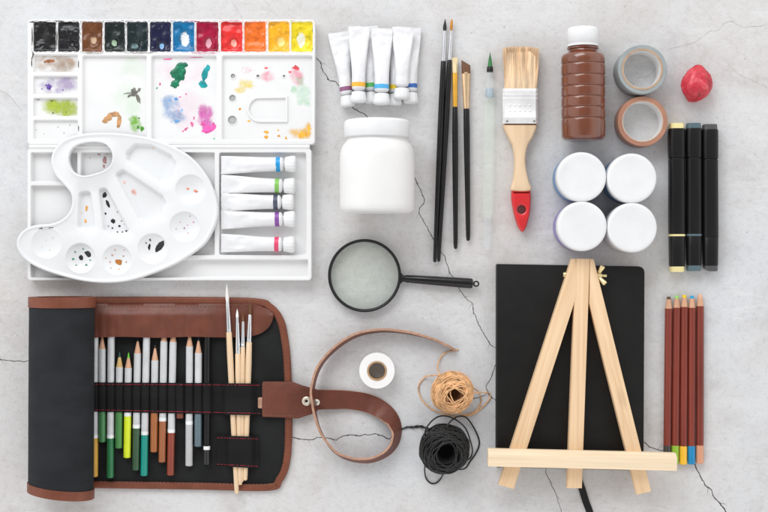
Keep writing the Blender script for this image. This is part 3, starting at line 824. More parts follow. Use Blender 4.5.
# broad flat paint brush
fx, fy = W(520.5, 124, 8)
fb = thing('flat_paint_brush', 'broad flat paintbrush with bushy natural bristles and red tipped wooden handle', 'paintbrush', (fx, fy, 0))
bristle = M('natural_bristle', (.80, .59, .385), .6, var=.26, vs=25, stretch=(14, 1, 14))
bm = bmesh.new()
prism(bm, WP([(504.5, 58), (508, 52), (530, 51), (537, 58), (536.5, 90), (504.5, 90)], 8), 3, 12.5, 2)
for i in range(1500):
    u = rng.uniform(-1, 1); w_ = rng.uniform(-1, 1)
    x0 = 520.8 + u*15.6; x1 = 521 + u*17.3 + rng.gauss(0, .7); y1 = 46.2 + rng.random()**2*7 + 1.6*u*u + .8*noise.noise((u*4, 0, 3))
    z0, z1 = 7.8+w_*4.2, 7.8+w_*(5.0)+rng.gauss(0, .5)
    pts = [W3(x0, 89, z0), W3(x0*.6+x1*.4+rng.gauss(0, .3), 73, z0+(w_ > 0)*.6), W3(x0*.2+x1*.8, 57, z1), W3(x1, y1, z1)]
    tube(bm, pts, lambda t: .34-.2*t, 3)
obj('bristles', bm, bristle, fb, ang=80)
bm = bmesh.new()
def fr(y, hw, z0, z1, cx=520.2): return [W3(x, y, z) for x, z in ((cx-hw, z0+2), (cx-hw+2, z0), (cx+hw-2, z0), (cx+hw, z0+2), (cx+hw, z1-2), (cx+hw-2, z1), (cx-hw+2, z1), (cx-hw, z1-2))]
sec = []
for y, e in ((88.5, 0), (89, .3), (91.5, .3), (92, 0), (93.5, 0), (94, .45), (95.5, .45), (96, 0), (97.5, 0), (98, .45), (99.5, .45), (100, 0), (116, 0), (116.5, .3), (118.5, .3), (119, 0), (123.5, 0)):
    sec.append(fr(y, 17.6+e*.4, 2.2-e*.5, 13.2+e))
loft(bm, sec)
for k in range(5):   # pressed shapes on the metal
    for s in range(2):
        blob(bm, *W(510+k*5, 105.5+s*5.5, 13), 1.7, .9+.8*(s == 0), 0, 13.2, .16, 12, .2, lo=-.05)
tin = M('tinned_metal', (.86, .86, .86), .36, metal=.45, var=.08, vs=60, bump=.2, bs=150)
ferr = obj('ferrule', bm, tin, fb, ang=30)
for x in (507, 534):
    bm = bmesh.new(); lathe_z(bm, [(1.2, 13.0), (1.2, 13.5), (.8, 13.8), (.2, 13.9)], W(x, 121, 13), 14); obj('nail', bm, M('nail_head', (.3, .29, .28), .4, metal=.8), ferr)
hl = [(502.8, 123), (503.5, 128), (507.5, 137), (512, 146), (514, 157), (514, 168), (512.8, 180), (511.3, 191)]
hr = [(537.3, 123), (536.6, 128), (533, 137), (528, 146), (525.8, 157), (526.3, 168), (528.8, 180), (530.8, 191)]
tip_l = [(511.2, 200), (513.5, 213), (517, 225), (520.5, 231), (522.3, 232.3)]
tip_r = [(530.9, 200), (530, 213), (527, 225), (524.3, 231)]
def handle_part(left, right, name, mat, hole=None):
    outline = [(p.x, p.y) for p in spline([(*W(x, y, 8), 0) for x, y in left + list(reversed(right))], 1.6, closed=False)]
    o = ccw(outline)
    bm = bmesh.new()
    lp = [(o, 6.5), (inset(o, .5), 10.5), (inset(o, 1.3), 11.8), (inset(o, 2.4), 12.3)]
    hs = []
    if hole:
        c = W(*hole, 8); hh = [(c[0]+4.6*cos(k*pi/12), c[1]+4.6*sin(k*pi/12)) for k in range(24)]
        lp += [(inset(hh, -1.2), 12.3), (hh, 11.6), (inset(hh, .4), 6.5)]; hs = [inset(hh, .4)]
    relief(bm, o, lp, hs)
    low = bmesh.ops.duplicate(bm, geom=bm.verts[:] + bm.edges[:] + bm.faces[:])['geom']
    for v in low:
        if isinstance(v, bmesh.types.BMVert): v.co.z = 13.0 - v.co.z if v.co.z > 6.6 else 6.5
    bmesh.ops.remove_doubles(bm, verts=bm.verts, dist=.001)
    return obj(name, bm, mat, fb, ang=50)
handle_part(hl, hr, 'handle', brush_wood)
handle_part([hl[-1]] + tip_l, [hr[-1]] + tip_r, 'red_tip', M('red_paint', (.62, .018, .022), .3, var=.08, coat=.3), (521.2, 209.5))

# ---------------------------------------------------------------- brown paint bottle lying down
bx, by = W(583.3, 140.5, 21)
bot = thing('paint_bottle', 'clear ribbed bottle filled with brown paint, white screw cap, lying down', 'bottle', (bx, by, 0), local=True)
bot.rotation_euler = (0, 0, radians(.3))
k = 1-21/H
prof = [(0, 15), (.4, 18.5), (2, 20.3), (4, 21.2)]
ribs = [21.5, 32.5, 43, 53.5, 64.5, 76]
for y in ribs:
    y *= k
    prof += [(y-3, 21.5), (y-1.1, 21.45), (y-.5, 21.1), (y, 20.6), (y+.5, 21.1), (y+1.1, 21.45), (y+3, 21.5)]
prof += [(81*k, 21.4), (84*k, 21.0), (85.8*k, 19.6), (86.8*k, 17), (87.5*k, 14.6), (91*k, 14.2), (91.2*k, 15.6), (92.6*k, 15.6), (92.8*k, 13.5), (96*k, 13.3)]
brown_paint = M('brown_paint_in_bottle', (.155, .042, .017), .22, var=.13, vs=45, coat=.7, rv=.08, stretch=(2.5, .35, 1))
bm = bmesh.new(); lathe_y(bm, prof, (0, 0, 21.5), 72); obj('bottle_body', bm, brown_paint, bot, ang=75)
bm = bmesh.new()
lathe_y(bm, [(93.6*k, 14), (93.7*k, 15.1), (96*k, 15.2), (96.3*k, 14.7), (96.7*k, 15.2), (109*k, 15.0), (111.5*k, 14.4), (112.6*k, 13), (112.8*k, 11)], (0, 0, 21.5), 168, mod=lambda a, y: 1+.012*cos(42*a)*(97*k < y < 110*k))
obj('screw_cap', bm, lid_plastic, bot, ang=60)

# ---------------------------------------------------------------- tape rolls
def tape(name, label, px, py, h, ro, rc_, rh, tape_m, core_m, liner, group=None):
    f = 1-h/H
    c = W(px, py, h)
    o = thing(name, label, 'tape', (*c, 0), group=group, local=True)
    bm = bmesh.new(); R = ro*f; r1 = rc_*f; r2 = rh*f
    lathe_z(bm, [(r1, .3), (R-.4, .3), (R, .8), (R, h-.6), (R-.5, h), (r1, h)], n=96, closed=True, mod=lambda a, z: 1+.002*sin(a*3)); obj('tape_winding', bm, tape_m, o, ang=40)
    bm = bmesh.new()
    lathe_z(bm, [(r2, 0), (r1-.02, 0), (r1-.02, h+.25), (r2+.3, h+.25), (r2+.05, h)], n=96, closed=True); cr = obj('core', bm, core_m, o, ang=40)
    bm = bmesh.new()
    lathe_z(bm, [(r2-.25, .2), (r2-.02, .2), (r2-.02, h-.3), (r2-.25, h-.3)], n=96, closed=True); obj('liner', bm, liner, cr, ang=40)
liner_w = M('pale_liner', (.72, .71, .70), .6, var=.04)
tape('duct_tape', 'grey tape roll standing above the brown tape roll', 642.3, 69.2, 25, 24.7, 20.8, 18.8, M('grey_tape', (.31, .34, .345), .38, var=.1, vs=50, stretch=(1, 1, 12)), M('cardboard_core', (.44, .30, .20), .8, var=.12, vs=200), liner_w)
tape('packing_tape', 'brown tape roll with pale inside below the grey roll', 642.6, 121.3, 19, 25.2, 20.7, 19.8, M('brown_tape', (.42, .205, .135), .36, var=.12, vs=50, stretch=(1, 1, 12)), M('tan_core', (.56, .38, .28), .8, var=.1, vs=200), liner_w)
tape('masking_tape', 'small white tape roll with brown core beside the leather strap', 377, 371, 15, 18, 10, 8.2, M('white_tape', (.80, .79, .78), .5, var=.03), M('brown_core', (.42, .27, .15), .8, var=.15, vs=200), M('brown_liner', (.30, .20, .12), .8))

# ---------------------------------------------------------------- red putty eraser
ex, ey = W(696.3, 84.5, 9)
bm = bmesh.new()
bmesh.ops.create_icosphere(bm, subdivisions=5, radius=1)
for v in bm.verts:
    d = v.co.normalized()
    s = 1 + .13*noise.noise(d*1.2+Vector((3, 1, 5))) + .055*noise.noise(d*2.5+Vector((9, 2, 1))) + .02*noise.noise(d*7)
    cr = abs(noise.noise(d*1.9+Vector((5, 5, 2))))
    s -= .05*max(0, 1-cr/.09)
    x, y, z = d.x*15.2*s, d.y*17.6*s, d.z*12.5*s
    v.co = Vector((ex + x*cos(-.35)-y*sin(-.35), ey + x*sin(-.35)+y*cos(-.35), max(0, 10.5+z)))
t = NT('red_putty'); v = t.coord()
cc = t.ramp(t.noise(v, 75, 5, .6, .8), [(.26, (.09, .012, .025)), (.40, (.46, .020, .036)), (.56, (.62, .038, .060)), (.74, (.78, .20, .23))])
t.base(t.mix(t.ramp(t.noise(v, 160, 4, .6, 1.5), [(.62, (0, 0, 0)), (.7, (.75, .75, .75))]), cc, (.10, .03, .04))); t.set(Roughness=.42)
t.bump(t.noise(v, 260, 4), .4, .001)
tag(obj('putty_eraser', bm, t.m, org=(ex, ey, 0), ang=180), 'lumpy red putty eraser with dark smudges, above the markers', 'eraser')

# ---------------------------------------------------------------- four paint pots with white lids
def pot(label, px, py, col):
    h = 42.0; c = W(px, py, h); f = 1-h/H
    o = thing('paint_pot', label, 'paint pot', (*c, 0), group='small paint pots with white lids', local=True)
    bm = bmesh.new()
    lathe_z(bm, [(20.5, 0), (22, .4), (23, 1.6), (23.3, 3), (23.3, 25), (22.8, 27), (21, 28.2), (20.5, 31)], n=80); obj('pot_body', bm, M('pot_body', col, .3, var=.05, coat=.2), o, ang=40)
    R = 24.9*f
    bm = bmesh.new()
    lathe_z(bm, [(R-1.6, 28.4), (R-.2, 28.6), (R, 29.2), (R, h-2.2), (R-.35, h-1.0), (R-1.1, h-.25), (R-2.2, h), (R-4.5, h), (R-5, h-.12), (3, h-.12)], n=240, mod=lambda a, z: 1+.004*cos(70*a)*(29 < z < h-2)); obj('lid', bm, lid_plastic, o, ang=40)
pot('white lidded paint pot with blue body between the brown bottle and the violet pot', 581.7, 176.8, (.03, .20, .46))
pot('white lidded paint pot with blue body under the brown tape roll', 632, 178.2, (.03, .16, .36))
pot('white lidded paint pot with violet body above the notebook', 582.2, 226.2, (.17, .13, .46))
pot('white lidded paint pot with whitish body above the notebook', 632.4, 227.6, (.66, .64, .60))

# ---------------------------------------------------------------- markers
def marker(label, x0, y0, x1, y1, w, col, chisel=False):
    z = 7.6; a, b = W3(x0, y0, z), W3(x1, y1, z); L = (b-a).length; w = w/2*(1-z/H)
    o = thing('marker_pen', label, 'marker', ((a.x+b.x)/2, (a.y+b.y)/2, 0), group='black double ended markers')
    cm = M('marker_end', col, .42, var=.05)
    def part(nm, m, pr, p=3.6, n=28):
        bm = bmesh.new(); rod(bm, a, b, pr, n, p); return obj(nm, bm, m, o, ang=30)
    q = lambda s, u=1.0: (w*s, 7.3*s*u)
    part('end_plug', cm, [(0, q(.82)), (.6, q(.88)), (5.4, q(.90))])
    cap = part('cap', marker_black, [(5, q(.84)), (5.3, q(.96)), (7, q(1)), (20, q(1)), (33, q(.985)), (34.2, q(.96)), (34.4, q(.9))])
    part('barrel', marker_black, [(34.0, q(.86)), (34.8, q(.9)), (35.4, q(.955)), (60, q(.97)), (109.5, q(.975)), (110.3, q(.94))])
    part('colour_ring', cm if not chisel else marker_black, [(110.0, q(.93)), (110.3, q(.985)), (111.9, q(.985)), (112.2, q(.93))])
    part('cap', marker_black, [(111.9, q(.92)), (112.5, q(.96)), (130, q(.93)), (L-6, q(.91)), (L-5.2, q(.84))])
    bm = bmesh.new(); rod(bm, a, b, [(L-5.6, q(.84)), (L-5.4, q(.87)), (L-1, q(.86)), (L, q(.8))], 28, 3.6)
    if chisel:
        d = (b-a).normalized(); u = d.cross(Vector((0, 0, 1))).normalized()
        for v in bm.verts:
            if (v.co-a).dot(d) > L-2: v.co -= d*(max(0, (v.co-a).dot(u)/w)*3.5+0)
    obj('end_plug', bm, cm, o, ang=30)
marker('black marker with pale yellow ends, nearest the white lidded pots', 676.3, 123.5, 676.8, 272, 16.2, (.80, .70, .34))
marker('black marker with blue grey ends between the two other markers', 693.3, 123.3, 693.6, 271, 15.6, (.085, .135, .16))
marker('black marker with dark grey ends, farthest from the pots', 709.6, 124.5, 710.2, 271.3, 15.8, (.075, .075, .078), True)

# ---------------------------------------------------------------- pencils
lead = {}
def pencil(label, A, B, z, r, lead_c, barrel_m, cut, dip=None, dip_c=None, band=None, cone=None, group=None, blunt=.5):
    """cut: (lead end, cone end) mm from the tip; dip: mm from the tip where the coloured end starts; band: (from, to)"""
    a, b = W3(*A, z), W3(*B, z); L = (b-a).length
    o = thing('coloured_pencil', label, 'pencil', ((a.x+b.x)/2, (a.y+b.y)/2, z-r), group=group)
    def part(nm, m, pr, n=18):
        bm = bmesh.new(); rod(bm, a, b, pr, n); obj(nm, bm, m, o, ang=35)
    l0, c0 = cut; rl = blunt + (r*.92-blunt)*l0/c0
    part('lead', M('pencil_lead', lead_c, .55, var=.15, vs=200), [(0, blunt*.5), (.3, blunt), (l0, rl)])
    part('sharpened_cone', cone or cone_wood, [(l0-.05, rl), (c0, r*.94)])
    e = dip if dip else L
    pr = [(c0-.3, r*.9), (c0, r), (e-.2, r)]
    if not dip: pr += [(L-.5, r), (L, r*.75)]
    part('barrel', barrel_m, pr)
    if band: part('painted_ring', M('white_ring', (.82, .82, .82), .35), [(band[0], r*.9), (band[0]+.05, r+.12), (band[1], r+.12), (band[1]+.05, r*.9)])
    if dip: part('dipped_end', M('dipped_end', dip_c, .3, var=.06, coat=.3), [(e-.2, r), (e, r+.08), (L-.9, r+.08), (L-.3, r*.85), (L, r*.55)])
mahog = wood('mahogany_barrel', (.25, .040, .022), (.115, .018, .011), sc=(200, 6, 200), rough=.38)
for nm, tip, end, x0, y0, x1, y1 in (('dark brown', (.10, .06, .03), (.045, .035, .030), 668.8, 296.5, 667, 464), ('green', (.28, .62, .16), (.26, .46, .03), 676.8, 295.6, 675, 464),
        ('yellow', (.86, .60, .02), (.85, .48, .03), 684.4, 294.8, 683.2, 464.6), ('blue', (.01, .32, .60), (.004, .22, .46), 692.1, 295.6, 691.4, 464.4), ('peach', (.74, .42, .28), (.62, .29, .17), 700.2, 294.0, 699.8, 463.8)):
    L = hypot(x1-x0, y1-y0)
    pencil('mahogany coloured pencil with %s tip and %s end right of the easel' % (nm, nm), (x0, y0), (x1, y1), 4.0, 3.75, tip, mahog, (2.9 if nm != 'peach' else 4, 12.2), L-18.8, end,
           group='mahogany barrelled coloured pencils', blunt=1.75)

# ---------------------------------------------------------------- notebook and easel
nx_, ny_ = W(571, 367, 14)
nb = thing('notebook', 'closed black hardcover notebook with ribbon bookmark lying under the wooden easel', 'notebook', (nx_, ny_, 0))
def nbpoly(z, e=0.0):
    p = WP([(497+e, 264+e), (644.7-e, 266.5+e), (643.6-e, 470.8-e), (496.6+e, 467.3-e)], z)
    return p
def corner_r(p, r, small):
    return fillet(p, [r if q[0] > nx_ else small for q in p], 8)
bm = bmesh.new(); prism(bm, corner_r(nbpoly(15.2), 7, 2), 13.6, 15.4, .7); obj('front_cover', bm, book_black, nb, ang=40)
bm = bmesh.new(); prism(bm, corner_r(nbpoly(15.2), 7, 2), 0, 1.8, .7); obj('back_cover', bm, book_black, nb, ang=40)
bm = bmesh.new(); prism(bm, corner_r(nbpoly(15.2, 3), 6, 1), 1.85, 13.55, .2); obj('page_block', bm, pages, nb, ang=40)
bm = bmesh.new(); p0 = W(497.2, 264.5, 8); p1 = W(501, 467, 8)
prism(bm, rect(p0[0]-.6, p0[1]-.3, p1[0]-1, p1[1]+.3), 1.0, 14.5, 1.4, 4); obj('spine', bm, book_black, nb, ang=40)
# ribbon bookmark
bm = bmesh.new()
c = spline([W3(572, 440, 8), W3(574, 455, 8), W3(576, 470, 6.5), W3(579, 480, 2), W3(582, 489, .9), W3(586, 502, .7), W3(590, 513, .8), W3(594, 530, .6)], 2, closed=False)
rings = []
for i, p in enumerate(c):
    d = c[min(i+1, len(c)-1)]-c[max(i-1, 0)]; s = Vector((-d.y, d.x, 0)).normalized()
    rings.append([p+s*3.4, p+s*3.4+Vector((0, 0, .4)), p-s*3.4+Vector((0, 0, .4)), p-s*3.4])
loft(bm, rings); obj('ribbon_bookmark', bm, M('black_ribbon', (.009, .0085, .0085), .5, var=.2, vs=300, spec=.3), nb, ang=30)

ez0, ez1 = 15.6, 27.0
es = thing('table_easel', 'small pine tabletop easel lying flat on the black notebook', 'easel', (*W(580, 375, 20), 15.6))
def leg(poly, ang, name='leg', z0=ez0, z1=ez1, m=pine, b=.7):
    p = WP(poly, z1); bm = bmesh.new(); prism(bm, p, z0, z1, b)
    cx = sum(q[0] for q in p)/len(p); cy = sum(q[1] for q in p)/len(p)
    return obj(name, bm, m, es, ang=30, rot=ang, at=(cx, cy, z0))
leg([(571.8, 258.8), (575.8, 258.8), (576.6, 296), (513.8, 489.5), (498.8, 485)], radians(-17.6))
leg([(590.2, 258.8), (593.8, 259.2), (651.4, 491.5), (637.2, 495), (589.4, 303)], radians(14.0))
leg([(575.9, 258.6), (590.0, 258.6), (589.2, 303), (582, 488.5), (567, 488.5), (576.7, 296)] if False else [(576.0, 258.6), (590.0, 258.6), (582, 488.5), (567.2, 488.5)], radians(-2.0), 'rear_leg', ez0+.3, ez1-.3)
# ledge: chamfered bar across the legs
A, B = W3(487.7, 457.2, 33), W3(675.6, 461.6, 33)
d = (B-A).normalized(); u = Vector((d.y, -d.x, 0))       # u points towards the bottom of the photo
L = (B-A).length
bm = bmesh.new()
prof = [(-8.2, 27.2), (7.8, 27.2), (8.2, 27.6), (8.2, 39.2), (7.8, 39.6), (-3.6, 39.6), (-4.2, 39.3), (-8.2, 33.6)]
loft(bm, [[A+d*t+u*(q[0]*s)+Vector((0, 0, 27.2+(q[1]-27.2)*1-A.z+0)) for q in prof] for t, s in ((0, .97), (.4, 1), (L-.4, 1), (L, .97))])
obj('ledge', bm, pale_pine, es, ang=25, rot=atan2(d.y, d.x), at=((A+B)/2).to_tuple()[:2] + (27.2,))
# brass hinge bolt with wing nut
zb = 20.5
bm = bmesh.new(); a, b = W3(563.2, 274.6, zb), W3(606.5, 275.8, zb); L = (b-a).length
rod(bm, a, b, [(0, 1.3), (.01, 2.3), (2.4, 2.9), (3.6, 2.9), (3.7, 1.5), (L, 1.4)], 14)
bolt = obj('hinge_bolt', bm, brass, es, ang=30)
bm = bmesh.new()
h0 = W3(597.2, 275.4, zb); rod(bm, h0, b, [(0, 3), (3.5, 2.6), (4.5, 2.2)], 14)
for (x0, y0, z0), (x1, y1, z1) in (((599, 272.6, 22.5), (603, 266.2, 27)), ((599.2, 278, 22.5), (605.6, 284, 26))):
    p, q = W3(x0, y0, z0), W3(x1, y1, z1); L = (q-p).length
    rod(bm, p, q, [(0, (1.8, 1.2)), (L*.5, (2.2, 1.3)), (L*.85, (2.5, 1.3)), (L, (1.9, .9))], 14)
obj('wing_nut', bm, brass, es, ang=40)

# ---------------------------------------------------------------- magnifying glass
mc = W3(364.6, 275.6, 6)
mg = thing('magnifying_glass', 'round black rimmed magnifying glass with black handle', 'magnifying glass', (mc.x, mc.y, 0))
bm = bmesh.new(); R = 35.2
lathe_z(bm, [(R-1.7, 2.2), (R-.6, 1.6), (R+.6, 1.7), (R+1.2, 3), (R+1.3, 6), (R+1.1, 8.4), (R+.3, 9.3), (R-.8, 9.2), (R-1.6, 8.2), (R-1.7, 6)], (mc.x, mc.y), 128, closed=True)
obj('rim', bm, black_plastic, mg, ang=50)
bm = bmesh.new()
pr = [(R-1.6, 4.6), (R-1.6, 6.2)] + [((R-1.6)*q, 6.2+2.0*(1-q*q)) for q in (.9, .75, .6, .45, .3, .15, .02)]
lathe_z(bm, pr, (mc.x, mc.y), 96)
t = NT('lens_glass')
tr = t.n('ShaderNodeBsdfTransparent'); tr.inputs[0].default_value = (.972, .985, .970, 1)
df = t.n('ShaderNodeBsdfDiffuse'); df.inputs[0].default_value = (.66, .72, .62, 1)
gl = t.n('ShaderNodeBsdfGlossy'); gl.inputs['Roughness'].default_value = .03
fr_ = t.n('ShaderNodeFresnel'); fr_.inputs[0].default_value = 1.5
dust = t.ramp(t.noise(t.coord(), 42, 7, .7, .8), [(.42, (.0, .0, .0)), (.68, (.10, .10, .10))])
m1 = t.n('ShaderNodeMixShader'); t.l(dust, m1.inputs[0]); t.l(tr.outputs[0], m1.inputs[1]); t.l(df.outputs[0], m1.inputs[2])
m2 = t.n('ShaderNodeMixShader'); ge = t.n('ShaderNodeNewGeometry'); fm = t.n('ShaderNodeMath', operation='SUBTRACT', use_clamp=True); t.l(fr_.outputs[0], fm.inputs[0]); t.l(ge.outputs['Backfacing'], fm.inputs[1]); t.l(fm.outputs[0], m2.inputs[0]); t.l(m1.outputs[0], m2.inputs[1]); t.l(gl.outputs[0], m2.inputs[2]); t.l(m2.outputs[0], t.out.inputs[0])
obj('lens', bm, t.m, mg, ang=50)
a, b = W3(399.5, 278.2, 6), W3(476, 283.8, 6)
bm = bmesh.new()
rod(bm, a, b, [(0, (6.5, 2.6)), (1.6, (5.4, 2.8)), (3.4, (3.4, 2.8)), (6, (2.9, 2.8))], 18)
obj('ferrule', bm, black_plastic, mg, ang=40)
bm = bmesh.new()
rod(bm, a, b, [(5.5, 2.4), (5.8, 3.6), (7, 3.9), (30, 4.4), (60, 5.0), (71, 5.1), (72.6, 4.7), (73.2, 3.4)], 24)
obj('handle', bm, M('glossy_black', (.007, .007, .007), .2, var=.1, coat=.2, spec=.35), mg, ang=40)
bm = bmesh.new(); c = W3(476.2, 283.8, 6)
tube(bm, [c+Vector((2.4*cos(q), 2.4*sin(q), 0)) for q in (2*pi*k/20 for k in range(20))], .75, 8, closed=True)
obj('hanging_loop', bm, black_plastic, mg, ang=60)

# ---------------------------------------------------------------- twine balls
def twine_ball(name, label, px, py, R, hR, lat, thick, n_turn, mat, core_m, tilt, sq, strands, sd, fuzz=0):
    zc = R*sq+.3
    c = W3(px, py, zc)
    o = thing(name, label, 'twine', (c.x, c.y, 0))
    Rt = Matrix.Rotation(tilt[0], 3, 'X') @ Matrix.Rotation(tilt[1], 3, 'Y')
    bm = bmesh.new()
    # core: barrel closed low down, coloured dark for the shade in the hole
    cs = []
    for k in range(12):
        a = -1.0 + 2.0*k/11
        cs.append((R*.88*cos(a*lat), R*.88*sq*sin(a*lat)))
    cs += [(hR, R*.62*sq), (hR*.9, R*.2*sq), (hR*.7, -R*.2*sq), (.05, -R*.3*sq), (.05, -R*.6*sq)]
    lathe_z(bm, cs, (0, 0), 40, closed=True)
    for v in bm.verts: v.co = Rt @ v.co + c
    obj('inner_core', bm, core_m, o, ang=60)
    bm = bmesh.new(); pts = []
    r2 = random.Random(sd)
    N = n_turn*44; lon = 0; ph = r2.random()*6
    for i in range(N):
        t = i/N
        lon += 2*pi/44
        amp = lat*(.72+.36*noise.noise((t*9+sd, 0, 0))+.12)
        amp = min(amp, lat*1.08)
        la = amp*sin(lon*(.985 + .0) * .5 + ph + t*23)
        rr = R*(.90+.10*t) + .7*noise.noise((lon*.4+sd, la*2, 3))
        # strands close in on the hole near the poles
        q = Vector((rr*cos(la)*cos(lon), rr*cos(la)*sin(lon), rr*sq*sin(la)))
        pts.append(Rt @ q + c)
    tube(bm, pts, thick, 6)
    # extra wraps nearly circling the hole, as on top of the ball
    for k in range(34):
        la = lat*(.25+.72*(k % 17)/16); q = []
        tl = r2.uniform(-.2, .2) if k < 8 else r2.uniform(-.8, .8)*(1 - .6*(k % 17)/16)
        if k > 28: la = lat*r2.uniform(.5, .78); tl = r2.choice((-1, 1))*r2.uniform(.2, .38)
        ta = r2.random()*6.28; w0 = r2.random()*6.28
        for j in range(49):
            a = 2*pi*j/48 + w0
            l2 = la + tl*sin(a+ta)
            rr = R*(1.0+.0022*k) + 1.3*noise.noise((cos(a)*2+k, sin(a)*2, sd))
            q.append(Rt @ Vector((rr*cos(l2)*cos(a), rr*cos(l2)*sin(a), rr*sq*sin(l2))) + c)
        tube(bm, q, thick, 6)
    for k in range(fuzz):               # frayed fibres
        a, l2 = r2.random()*6.28, r2.uniform(-.3, 1.0)*lat
        d = Rt @ Vector((cos(l2)*cos(a), cos(l2)*sin(a), sq*sin(l2)))
        e = Vector((r2.gauss(0, 1), r2.gauss(0, 1), r2.gauss(0, 1)))
        tube(bm, [c + d*R, c + d*(R+1.2) + e*.6, c + d*(R+1.8+r2.random()*1.4) + e*1.5], .09, 3)
    obj('winding', bm, mat, o, ang=80)
    for st in strands:
        bm = bmesh.new()
        tube(bm, spline([W3(*p) for p in st], 1.0, closed=False), thick*1.05, 7)
        obj('loose_strand', bm, mat, o, ang=80)
    return o
jute = M('beige_twine', (.74, .43, .21), .75, var=.3, vs=160, bump=.7, bs=1500, bd=.0006)
blackcord = M('black_waxed_cord', (.0075, .008, .0075), .33, spec=.42, var=.35, vs=160, bump=.6, bs=1500, bd=.0005)
def z_(p): return [(410+x/3.94, 365+y/3.94, z) for x, y, z in p]
twine_ball('twine_ball', 'ball of beige twine with loose loops above the black cord', 452.2, 392.4, 20, 6.3, radians(66), .62, 46, jute, M('twine_core_shade', (.30, .15, .07), .9), (.16, .16), .80,
    [[(441, 377, 18), (439, 373, 10), (437.6, 366, 4), (440, 359, 1.6), (445, 353, 1.2), (458.6, 349.5, 1.0)],
     z_([(118, 40, 22), (85, 42, 8), (60, 47, 2), (40, 70, 1), (33, 95, 1), (45, 135, 1), (80, 170, 1), (130, 192, 2), (190, 203, 2), (245, 196, 2), (275, 175, 1.4), (300, 152, 1.2), (315, 130, 1.2), (312, 112, 2), (290, 108, 4), (262, 110, 9), (232, 112, 19)]),
     z_([(225, 85, 22), (252, 92, 10), (270, 108, 4), (280, 135, 1.5), (272, 165, 1.2), (250, 188, 2), (215, 197, 4), (190, 192, 8)])], 3, 160)
twine_ball('cord_ball', 'ball of black waxed cord with loose loops below the beige twine', 444.5, 448.5, 23.6, 9.5, radians(60), .72, 44, blackcord, M('cord_core', (.012, .012, .012), .9), (.24, .10), .82,
    [z_([(60, 290, 22), (62, 255, 28), (85, 222, 20), (115, 203, 9), (150, 203, 9), (190, 222, 20), (220, 252, 24), (238, 300, 16), (246, 340, 6), (236, 368, 4), (215, 374, 9), (190, 372, 20)]),
     z_([(140, 250, 33), (160, 222, 26), (190, 203, 12), (222, 208, 6), (250, 245, 3), (270, 288, 1.4), (272, 318, 1.4), (258, 350, 1.4), (236, 382, 1.4), (220, 405, 3), (196, 412, 10), (172, 402, 18)]),
     z_([(72, 375, 22), (60, 395, 14), (58, 420, 5), (64, 448, 1.2), (82, 466, 1), (102, 466, 1), (120, 450, 1.6), (130, 430, 8), (134, 410, 18)]),
     z_([(80, 262, 20), (62, 250, 8), (45, 240, 2), (25, 246, 1), (5, 243, 1), (-25, 250, .9), (-62, 262, .9), (-72, 283, .9)]),
     z_([(84, 256, 20), (64, 246, 8), (48, 247, 2.2), (28, 240, 1.4), (8, 247, 1.2), (-5, 244, 1)])], 8)

# ---------------------------------------------------------------- pencil roll
pr_ = thing('pencil_roll', 'black canvas pencil roll with brown leather trim, half unrolled, strap loose', 'pencil case', (*W(190, 395), 0))
outl = [(90, 297), (180, 297), (255, 298.5), (272, 304.5), (283, 318), (288, 338), (291, 370), (292, 430), (289.5, 464), (282, 482), (270, 490.5), (200, 489.5), (120, 488.3), (90, 488)]
zm = 3.0
mo = WP(outl, zm)
bm = bmesh.new(); prism(bm, inset(mo, 1.5), .2, zm, .6); obj('canvas_mat', bm, canvas, pr_, ang=30)
# leather binding round the mat
bpts = spline([W3(x, y, 2.2) for x, y in outl], 2.5, closed=False)
def strip(name, pts, hw, zz, m, side=None):
    bm = bmesh.new(); rings = []
    for i, p in enumerate(pts):
        d = pts[min(i+1, len(pts)-1)]-pts[max(i-1, 0)]; s = Vector((d.y, -d.x, 0)).normalized()
        c = p + s*hw*.95
        rings.append([c+s*(hw*q) + Vector((0, 0, z-p.z)) for q, z in ((-1, .4), (-1.04, zz*.55), (-.86, zz*.9), (-.5, zz), (.5, zz), (.9, zz*.93), (1, zz*.8), (1, .5))])
    loft(bm, rings); return obj(name, bm, m, pr_, ang=50)
strip('leather_binding', bpts, 3.6, 4.4, leather_trim)
# binding stitches
def stitches(name, pts, m, r=.22, on=2.6, off=1.1, parent=None):
    bm = bmesh.new(); P = spline(pts, .5, closed=False); acc = 0; run = []
    for i in range(1, len(P)):
        acc += (P[i]-P[i-1]).length
        if acc % (on+off) < on: run.append(P[i])
        else:
            if len(run) > 2: tube(bm, run, r, 5)
            run = []
    if len(run) > 2: tube(bm, run, r, 5)
    return obj(name, bm, m, parent or pr_, ang=60)
ip = [(x, y) for x, y in ((96, 303.6), (180, 303.6), (254, 304.8), (268, 309.5), (277.5, 321), (282, 339), (284.6, 371), (285.6, 430), (283, 462), (277, 476.5), (267, 484), (200, 483.2), (96, 481.8))]
stitches('binding_stitching', [W3(x, y, 4.45) for x, y in ip], brown_thread)
# pencil positions: x of the head, x of the foot (photo mm)
grey_m = M('silver_grey_barrel', (.58, .59, .60), .3, var=.06, vs=90)
def tone(c): return M('painted_barrel', c, .36, var=.08, vs=90)
PZ, PR = 7.0, 3.55
PX = [(95, 94.4), (102.2, 102.3), (111.2, 110.2), (119.8, 118.6), (128.8, 127), (137.8, 135.8), (146.6, 144), (155.2, 153.8), (164.0, 162), (173.2, 170.4), (181.5, 180), (189.6, 189), (198.5, 198), (207.3, 206.6)]
